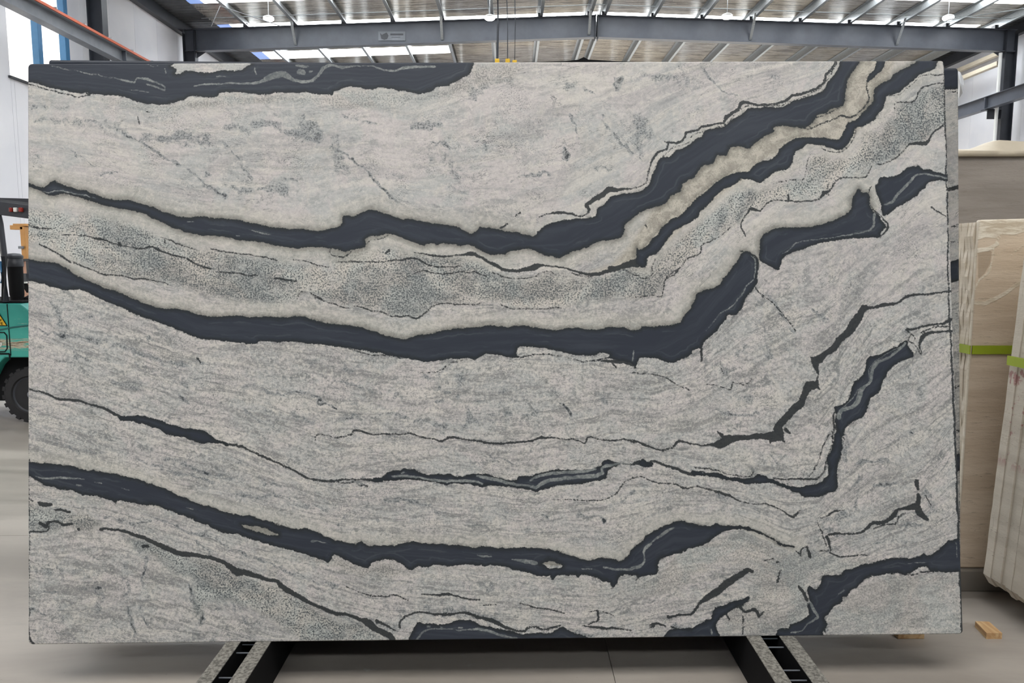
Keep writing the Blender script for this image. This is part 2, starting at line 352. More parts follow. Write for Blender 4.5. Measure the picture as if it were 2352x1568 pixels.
LINES = [
 '2: 1580,1110,5 1650,1090,8 1700,1080,16 1780,1085,14 1850,1105,10 1900,1100,8 1920,1060,18 1900,1030,25 1970,985,30 2010,960,30 2050,925,35 2120,930,20 2200,920,8 2280,895,8 2310,860,8; 3: 270,780,8 300,710,14 340,670,16 390,650,12 400,605,14 450,612,12 510,575,14 520,545,16 600,525,14 620,505,16 680,490,14 770,480,12 790,430,25 870,390,22 890,350,25 920,340,22 1000,352,12 1130,350,12 1210,310,18 1240,290,16 1330,270,14 1400,245,14 1440,210,14 1460,150,14 1500,120,14 1520,75,12 1530,0,12',
 '3: 290,830,3 330,740,3 430,640,3 530,610,3 560,560,3 640,535,3 780,495,3 830,440,3 930,365,4 1060,362,4 1160,360,4 1330,290,4 1430,240,5 1480,160,5 1530,90,5 1540,0,5',
 '2: 2240,1420,60 2180,1430,30 2100,1460,30 2050,1480,22 1980,1500,22 1900,1500,20 1830,1480,12 1760,1455,10 1700,1445,10 1620,1435,10 1570,1445,40 1530,1460,40 1470,1470,20 1400,1475,22 1340,1465,20 1270,1430,20 1220,1400,16 1170,1375,18 1125,1360,28 1060,1370,10 1000,1372,8 930,1378,12 870,1372,12 810,1360,8 730,1350,4',
 '3: 230,1400,50 170,1430,30 100,1445,26 0,1460,26',
 '2: 230,1415,6 300,1410,6 370,1412,8 450,1415,6 540,1418,6 620,1405,8 690,1392,12 760,1400,8 820,1430,10 870,1445,8 950,1450,8 1060,1445,6',
 '2: 680,1520,4 740,1500,5 800,1472,8 880,1495,8 960,1495,6 1060,1485,7 1150,1485,6 1190,1500,6 1230,1520,4', '2: 1260,1480,5 1340,1515,6 1420,1528,6 1500,1525,6 1560,1510,5 1620,1480,6 1660,1480,6 1680,1500,4',
 '2: 1800,1490,4 1860,1510,5 1940,1525,4', '2: 2080,1480,5 2160,1470,5 2210,1500,5; 3: 190,1510,5 240,1525,5 290,1500,5 280,1450,5 310,1400,5',
 '2: 545,1360,14 575,1335,12', '2: 170,1330,5 180,1370,5 260,1380,8 320,1340,6', '2: 420,1290,5 440,1265,5 520,1258,5 560,1235,4',
 '3: 1740,200,6 1735,240,8 1755,310,8 1710,380,8 1650,430,10 1600,440,12 1560,430,8 1480,470,8 1400,495,8 1350,515,6 1250,500,5 1150,495,5',
 '3: 1350,510,5 1360,460,5 1440,430,5 1560,370,4',
 '3: 2330,440,12 2255,490,10 2180,550,12 2170,575,8 2130,620,24 2030,615,14 2000,650,6 1960,690,6 1900,740,6 1820,755,6 1790,750,4', '3: 1770,770,5 1740,830,6 1715,850,6 1650,850,5 1580,845,6 1530,865,10 1490,935,12 1450,945,28 1420,985,10 1300,1010,9 1200,1003,10 1120,1000,7 1070,1015,7 1015,1070,8 960,1055,20 940,1080,8 895,1140,6 890,1180,6 918,1245,6',
 '3: 820,1175,4 740,1250,6 660,1280,7 615,1310,7 610,1360,7 520,1400,7 490,1440,6 410,1500,6 370,1545,6', '6: 380,100,6 330,160,6 290,210,6 225,250,6 205,350,5 140,345,4 30,360,4',
 '3: 2290,205,6 2255,210,6 2180,215,8 2100,245,10 2080,300,8 2040,340,8 1930,335,5 1930,400,3', '3: 2290,140,5 2210,150,5 2140,155,5 2090,160,4 2050,210,4 2000,250,4 1960,285,5 1880,290,3',
 '3: 1665,515,5 1650,590,5 1600,650,5 1550,680,6 1480,670,4 1430,650,4', '3: 1360,680,3 1330,760,3 1310,860,4 1210,865,4 1110,880,3',
 '3: 1480,960,5 1470,900,5 1490,880,4', '3: 2170,1040,5 2220,1080,6 2270,1110,6', '3: 1205,960,12 1210,1000,14',
 '3: 1770,900,5 1750,960,5 1780,1060,5 1840,1110,6 1880,1160,12 1870,1200,14 1830,1250,6', '3: 1010,1400,5 1060,1420,10 1140,1450,10',
 '6: 470,705,14 480,760,12 470,790,8', '6: 840,290,6 870,340,5 900,365,3', '6: 740,50,8 800,60,8 850,110,12 860,170,10',
 '4: 150,965,6 205,985,6 270,1000,10 330,1020,14 400,1045,14 480,1055,16 560,1065,12 640,1090,10 700,1110,16 760,1140,16 820,1170,22 850,1180,18',
 '4: 1530,1350,12 1640,1370,12 1720,1410,12 1790,1440,14 1850,1465,12 1920,1500,10 1990,1530,12 2040,1560,14; 7: 2100,235,10 2200,245,10; 8: 60,245,8 130,250,12 200,250,12 260,235,12 330,240,8 400,240,12 450,245,20',
 '8: 170,240,5 260,262,6 330,258,5', '8: 360,275,4 420,285,10',
 '9: 0,135,12 70,120,30 110,140,20 130,115,12 200,130,14 290,160,18 360,190,20 430,200,20', '9: 430,155,10 520,160,8 600,185,6 700,210,6 800,215,6 830,185,8', '9: 960,232,8 1060,235,8 1180,235,12 1250,230,12 1290,200,10 1310,150,8 1320,90,8 1350,30,8', '9: 1200,215,5 1240,165,5 1270,90,6 1290,20,6; 6: 1330,1300,6 1370,1250,6 1390,1200,6',
 '6: 1320,1440,6 1350,1380,6 1360,1290,8 1380,1220,10', '6: 1370,1140,10 1360,1200,10 1400,1270,10 1440,1320,8',
 '6: 1865,572,12 1900,580,14 1960,560,10 2050,545,14 2110,535,16 2148,515,20 2200,505,20', '6: 1905,740,5 1960,740,5 1945,700,10 1960,640,24 1985,610,26 2040,600,14 2148,590,14 2200,585,14', '6: 1960,595,7 2040,565,6 2148,555,6 2200,550,6', '6: 1860,580,8 1890,610,8 1870,650,5 1920,690,5 1950,740,5', '6: 1890,600,4 1920,640,4 1900,680,4',
 '6: 2200,310,12 2145,318,12 2050,335,12 1980,340,12 1900,345,14 1850,355,18 1820,385,14 1780,405,18 1700,415,24 1640,430,16 1590,430,22 1570,430,40 1540,480,46 1500,540,60 1470,590,55 1440,620,45 1400,650,40 1370,700,45 1310,740,36 1270,780,50 1240,790,50 1250,840,30 1258,880,10 1250,920,14 1240,950,50 1200,960,60 1170,1010,40 1150,1070,50 1100,1110,50 1060,1160,50 1010,1210,50 990,1250,60 1000,1290,70 930,1300,60 870,1300,40 780,1305,36 700,1310,40 640,1330,70 600,1350,60 560,1355,30 500,1360,10 420,1350,10 330,1335,12 300,1350,14 280,1380,10 220,1390,10 150,1380,9 100,1365,9 50,1345,9 0,1340,9',
 '6: 1215,768,8 1240,790,24', '6: 1260,970,20 1275,985,6', '6: 585,1265,6 610,1290,30', '6: 1050,1260,30 1070,1280,6', '6: 940,1330,20 935,1348,6', '6: 1020,1310,20 1035,1330,6',
 '5: 2352,1380,10 2270,1345,10 2150,1320,9 2060,1325,9 1960,1310,9 1910,1305,10 1890,1345,10 1830,1325,8 1720,1315,8 1600,1305,16 1540,1330,12 1440,1335,12 1330,1345,16 1200,1335,12 1100,1320,10 970,1308,14 930,1330,12 850,1315,8 780,1300,9 700,1280,9 600,1285,9 480,1285,8 400,1270,10 335,1262,14 320,1285,7 250,1305,5 180,1300,4 110,1285,5 75,1300,5 75,1330,3',
 '7: 690,570,18 720,565,14 800,580,14 880,600,18 950,625,22 1020,655,26 1100,690,30 1170,720,32 1230,745,34 1300,740,30 1360,755,26 1420,765,24 1490,790,26 1560,830,34 1610,865,50 1650,860,40 1720,885,30 1800,910,26 1870,925,24 1900,960,36 1960,995,34 2020,1030,28 2080,1065,26; 8: 60,1075,20 130,1110,22 200,1140,26 280,1150,18 330,1165,20 380,1185,26 430,1210,50 470,1245,40 540,1275,40 590,1305,30 620,1350,20', '8: 480,1195,20 560,1225,14 620,1260,6',
 '8: 640,1235,14 660,1180,12 700,1150,12 780,1130,10 850,1142,12 940,1150,16 1040,1140,14 1100,1145,18 1180,1170,20 1260,1190,26 1330,1225,22 1400,1250,16 1480,1260,14 1500,1240,12 1560,1235,12 1600,1250,10 1660,1240,12 1720,1225,10',
 '8: 1880,1225,8 2000,1240,18 2100,1240,12 2200,1250,5', '8: 1910,1220,6 1980,1190,12 1975,1140,16 1965,1115,8 1910,1135,4', '8: 2010,1130,4 2080,1160,5',
 '8: 280,960,3 400,1010,4 450,1025,8 560,1030,6 620,1020,8 700,1048,6', '8: 790,1010,6 860,1020,8 940,1015,16 1020,1025,10 1100,1045,10 1180,1045,6', '8: 1450,1070,4 1540,1100,8 1640,1110,7 1760,1145,6', '8: 1180,1085,4 1290,1080,6',
 '9: 250,1165,20 330,1155,14 400,1150,16 440,1110,18 460,1080,16 500,1045,30 560,1010,44 620,960,50 680,915,44 740,880,40 790,850,30 820,860,16',
 '9: 120,1225,8 180,1215,16 230,1230,8', '9: 740,1090,20 760,1130,12 830,1110,22 860,1160,16 900,1130,8', '9: 755,1140,5 750,1280,5', '9: 640,1150,10 660,1180,10', '9: 700,1110,8 760,1080,8 800,1050,6', '9: 270,1230,8 330,1250,8 420,1240,8', '8: 2330,1240,10 2352,1230,16',
 '9: 1320,625,22 1340,660,16 1350,720,8', '9: 1330,610,14 1400,600,12 1480,605,12 1540,595,10 1600,560,20 1640,530,26 1720,520,26 1770,480,30 1800,445,16 1880,430,30 1930,420,44 1950,470,40 2000,500,26', '9: 1940,340,20 1935,400,30', '9: 1930,255,34 1940,300,16', '9: 1980,340,6 2030,420,6', '9: 1640,570,8 1700,545,8 1780,540,8 1800,490,8 1850,470,8',
 '9: 1270,500,4 1330,480,10 1370,455,12 1440,440,5', '9: 1345,735,10 1400,755,10 1500,750,7 1600,748,4', '9: 1270,715,10 1330,715,8', '9: 1190,690,10 1200,740,24 1210,765,10', '9: 1110,720,8 1140,755,8', '9: 1140,740,8 1150,710,8 1190,690,8', '9: 980,800,16 1000,790,8', '9: 880,790,5 960,770,5', '9: 1010,850,8 985,930,14', '9: 1320,680,5 1270,570,4 1260,520,4', '9: 1130,960,12 1160,1000,20 1190,1050,20', '9: 1310,1170,10 1280,1130,10 1290,1200,16 1310,1270,12',
 '9: 1290,620,5 1290,580,4', '9: 1690,880,8 1620,890,8 1560,920,8', '9: 1830,870,8 1900,880,8 1980,860,8 2120,850,14 2240,850,14',
 '8: 1660,380,3 1800,375,4 1980,380,5 2060,360,6 2110,320,7 2150,260,6 2220,220,6; 9: 0,230,7 60,215,7 130,245,6 220,265,7 300,270,8 380,300,10 440,280,8 500,300,8 600,330,14 660,345,12 740,385,8 840,405,7 900,400,6 1010,440,7 1060,470,8 1100,485,14 1140,450,8',
 '7: 265,400,20 300,410,26 345,405,16', '7: 375,440,14 420,445,14 470,458,12', '7: 270,530,20 310,560,24 330,530,16 380,520,14 430,545,22 485,540,14', '7: 200,590,10 270,590,10 320,590,10 335,560,10', '7: 530,572,22 532,573,22', '7: 680,575,18 690,575,18', '7: 970,690,20 995,685,18', '7: 150,330,8 220,380,10',
 '1: 150,1160,6 215,1170,6 260,1185,8 350,1192,5', '1: 410,1228,4 500,1232,7 600,1245,7 680,1260,14 740,1280,7 800,1300,8 860,1310,5 950,1325,8 1030,1315,12 1090,1340,12 1150,1365,10 1250,1390,10 1330,1430,12 1420,1460,12', '4: 1480,195,6 1600,200,9 1740,215,8', '4: 1860,230,12 1930,245,12 2000,250,10', '4: 1970,270,6 1990,250,4', '1: 1090,1250,6 1160,1270,8 1230,1310,8 1330,1335,5', '1: 1420,1332,8 1520,1345,8 1620,1362,7 1720,1370,7 1820,1395,6 1880,1410,5', '1: 1980,1395,6 2060,1410,6 2140,1435,6 2230,1450,5', '1: 265,1295,8 340,1330,8 400,1365,8 480,1420,12', '4: 500,125,8 580,160,7 640,180,7 700,205,9 800,215,7 900,240,8 960,235,7 1060,250,6 1140,270,4', '4: 2010,370,3 2030,330,5 2060,325,5 2120,345,6 2180,380,7; 5: 70,360,8 150,390,6 260,425,7 310,430,6 340,420,6 420,440,7 520,460,7 590,488,8 690,488,8 750,505,10 800,480,8 860,430,7 930,398,7 1000,405,7 1080,408,7 1160,412,6 1190,395,4', '5: 1320,405,4 1390,440,5 1500,440,4 1730,432,4', '1: 800,1280,10 810,1300,22', '1: 1110,1260,6 1120,1290,6',
 '5: 300,705,4 400,735,5 480,750,6 600,755,5 650,770,5', '5: 2080,810,14 2100,830,8', '5: 1100,780,4 1000,800,4 900,860,4 780,865,3', '5: 2230,835,14 2240,770,20', '5: 2000,790,10 2080,790,20 2160,800,24 2230,820,24',
 '6: 0,870,5 130,880,5 220,900,5 290,940,5 400,990,4', '6: 500,950,4 600,960,4 670,985,5 690,930,5 760,950,4 820,910,4', '6: 870,330,3 960,400,4 1050,510,4 1110,590,4', '6: 600,830,6 620,880,4',
 '1: 150,205,5 190,213,5 270,235,5 350,258,6 420,279,6 500,293,7 560,298,7 605,290,8', '1: 590,280,10 610,290,10', '1: 900,320,6 960,335,6', '1: 1220,315,14 1240,310,14', '1: 990,400,8 1010,405,8', '1: 930,440,6 940,480,8',
 '2: 1320,1190,10 1370,1155,9', '2: 1420,1105,8 1460,1085,8', '3: 1720,1080,3 1760,1090,3', '3: 240,1170,8 255,1190,5', '4: 1330,770,8 1350,790,14', '3: 370,600,4 400,605,4',
]
EDGES = ['9: 0,1326,3 100,1325,3', '1: 190,80,2 1000,80,2']
EDGE = '7: 195,-60,3 197,600,3 196,1240,3; 7: 192,1240,5 200,1300,10 212,1330,14 232,1350,8'
RIBBONS = [
 '1: 1310,225,8 1400,212,10 1500,215,10 1600,205,12 1700,210,14 1760,200,20 1820,170,40 1900,148,45 1940,160,35 1980,185,20 2040,195,22 2100,190,20 2150,160,22 2180,115,25 2230,88,18; 2: 210,88,14 260,105,20 300,95,12 430,90,4 500,108,12 600,125,12 680,105,18 750,95,14 880,98,12',
 '1: 2020,130,36 2045,130,36', '1: 2090,128,14 2105,125,14', '1: 2000,90,14 2050,92,20 2080,90,10',
 '1: 350,90,5 430,110,6 480,120,4', '1: 500,120,4 560,140,6 700,160,6 800,180,6 850,190,14 900,205,8 920,178,8 980,180,14 1050,205,12 1110,235,9 1105,260,6', '1: 990,212,8 1060,240,12 1110,262,7', '1: 870,248,3 950,258,6 1000,270,6', '1: 1110,110,10 1120,140,8', '1: 1720,110,8 1730,150,8', '1: 1460,165,6 1520,165,8', '1: 990,80,3 1040,95,3 1080,80,3',
 '1: 240,935,5 330,945,7 400,935,8 460,945,9 540,960,9 640,985,4', '1: 1700,1200,4 1760,1222,9 1830,1230,4', '1: 1260,1145,5 1310,1138,4', '1: 1580,1235,3 1620,1238,3',
 '3: 1850,1030,10 1900,1020,14 1950,950,18 2030,880,16 2070,830,12 2130,820,10 2200,835,12 2290,850,6', '3: 1790,1090,14 1790,1150,16 1760,1200,12 1650,1230,8 1500,1250,6 1350,1270,7 1260,1290,8 1220,1330,8 1170,1360,6',
 '6: 800,75,4 830,110,8 840,180,8 830,240,8 780,280,8 750,340,8 700,400,8 640,440,7 590,480,6 550,530,5 500,590,3',
 '8: 590,215,12 680,212,14 800,225,12 880,240,14 960,250,16 1040,245,16 1120,245,18 1200,265,12', '8: 1160,215,12 1240,225,22 1330,250,22 1420,270,18 1500,280,14 1560,290,18 1620,255,24 1700,240,24 1800,225,22 1880,215,26 1950,215,26 2010,200,20 2000,170,14 2030,150,20 2120,130,12 2200,133,6', '8: 1520,250,12 1560,225,16 1640,205,20 1720,195,20 1820,185,22 1960,175,16', '8: 650,195,6 690,192,4',
 '6: 1400,1170,30 1420,1120,24 1490,1100,24 1530,1060,30 1550,990,28 1590,950,16 1620,920,16 1630,850,22 1660,800,22 1720,775,16 1770,745,14 1810,710,14 1850,670,16', '6: 1420,1105,5 1500,1040,7 1540,970,6 1610,930,5 1605,850,6 1650,785,6 1750,730,6 1820,690,5',
 '7: 240,212,4 300,230,12 400,228,14 480,230,12 570,238,6', '7: 640,250,5 690,262,7', '7: 2095,660,8 2110,655,18 2140,655,7 2195,665,6', '7: 1255,430,6 1310,440,6', '7: 520,275,10 550,280,10', '7: 820,292,4 870,305,4',
 '8: 1160,745,6 1210,755,14 1260,757,8', '8: 1400,780,8 1460,790,22 1520,795,26 1565,800,20', '8: 1870,840,4 1940,845,6', '8: 2020,830,14 2060,835,14 2120,845,14 2200,840,16 2260,825,18 2295,790,10 2290,740,10 2300,700,18 2340,670,14', '9: 0,830,14 50,820,12 90,790,8 80,730,10 110,700,10 150,650,8 200,610,20 240,590,22 290,565,12',
 '8: 750,1330,10 790,1275,14 850,1250,10 950,1245,7 1050,1255,7 1150,1245,12 1230,1260,18 1320,1285,16 1430,1310,12', '8: 830,1230,12 850,1232,8', '8: 920,1235,10 940,1235,8', '8: 1040,1237,10 1070,1237,8',
 '9: 1200,1050,10 1240,1130,24 1260,1170,16 1190,1210,8 1160,1260,8 1080,1275,8', '9: 1400,1010,8 1440,985,8', '9: 1860,800,3 1990,802,3', '9: 540,1250,8 545,1280,10', '9: 2190,660,4 2200,760,5', '1: 348,0,1 349,1,1', '5: 2220,720,10 2215,790,12', '9: 480,190,4 600,195,4 700,215,5',
]
GRAINS = [  # (outline, strength)
 ('3: 2330,200 2260,210 2100,250 2070,320 1940,340 1930,420 1850,480 1820,530 1710,540 1690,620 1640,690 1500,730 1450,690 1360,690 1320,860 1210,870 1100,900 1000,930 900,900 800,970 650,1110 600,1150 460,1250 350,1370 290,1420 290,1500 210,1525 100,1480 60,1560 370,1545 450,1480 500,1430 600,1370 620,1310 720,1260 820,1180 890,1150 940,1080 1010,1060 1080,1010 1200,1000 1300,1010 1430,970 1490,940 1530,870 1580,845 1720,850 1760,770 1820,760 1960,700 2030,620 2140,610 2180,550 2330,440', 1.0),
 ('1: 150,1050 380,1060 500,1120 560,1080 800,1120 1000,1190 1080,1250 1300,1330 1420,1330 1700,1380 1900,1410 2230,1450; 5: 200,60 400,30 560,20 720,50 1100,85 1220,140 1300,200 1420,240 1520,235 1620,190 1700,180 1880,240 2060,200 2200,100 2280,120; 6: 100,170 200,120 330,0 460,0 380,100 290,210 225,250 205,350; 5: 2240,380 2100,370 1900,400 1730,432 1500,440 1390,440 1320,405 1190,395 1160,412 1000,405 930,398 860,430 750,505 690,488 590,488 420,440 340,420 260,425 70,360 0,320; 4: 2000,380 1880,420 1640,400 1400,350 1140,270 900,240 700,205 500,125 340,30; 1: 265,1295 150,1280', 0.95),
 ('7: 850,640 960,640 1100,700 1300,760 1500,800 1620,880 1880,960 2200,1150 2352,1200; 8: 60,1090 370,1190 560,1330 300,1340; 7: 2050,1340 1850,1200 1700,1110 1560,1060 1400,1060 1350,1170 1310,1150 1300,900 1180,880 1050,760 900,700', 1.0),
 ('7: 150,360 350,440 600,460 690,540 620,600 480,560 330,600 220,590 150,560', 0.9),
 ('1: 640,290 960,350 1130,360 1260,330 1500,290 2058,280; 2: 200,280 300,240 500,250 800,280 900,240 1100,165 1160,80 1430,80 1480,110 1390,200 1200,230 900,330 600,370 200,390; 1: 2000,330 1500,370 1200,400 960,400 700,340', 0.55),
 ('8: 0,740 200,745 430,840 500,790 590,790 650,830 730,860 870,820 1000,830 1200,830 1420,860 1600,900 1850,900 2075,990 2240,915 2352,890 2352,1000 2000,1000 1700,930 1400,880 1000,860 700,870 560,930 400,900 0,800', 0.6),
 ('9: 0,880 170,880 300,750 560,640 750,590 850,620 1080,700 1260,720 1350,750 1700,790 1400,880 1270,900 1200,960 1190,1180 980,1280 600,1280 640,1130 800,1020 790,860 600,800 300,1000 0,1050', 0.5),
 ('9: 1350,1130 1450,1030 1560,940 1760,880 2220,880 2260,1280 1330,1280', 0.4),
 ('7: 200,230 310,280 560,350 780,400 1020,410 1260,495 1480,590 1900,700 2200,800 2352,760 2352,860 2000,780 1600,640 1300,540 1000,460 700,430 300,360 200,300', 0.4),
]
PALES = ['2: 480,250,10 560,210,60 700,190,80; 2: 820,1470,20', '4: 600,0,1 601,0,1']
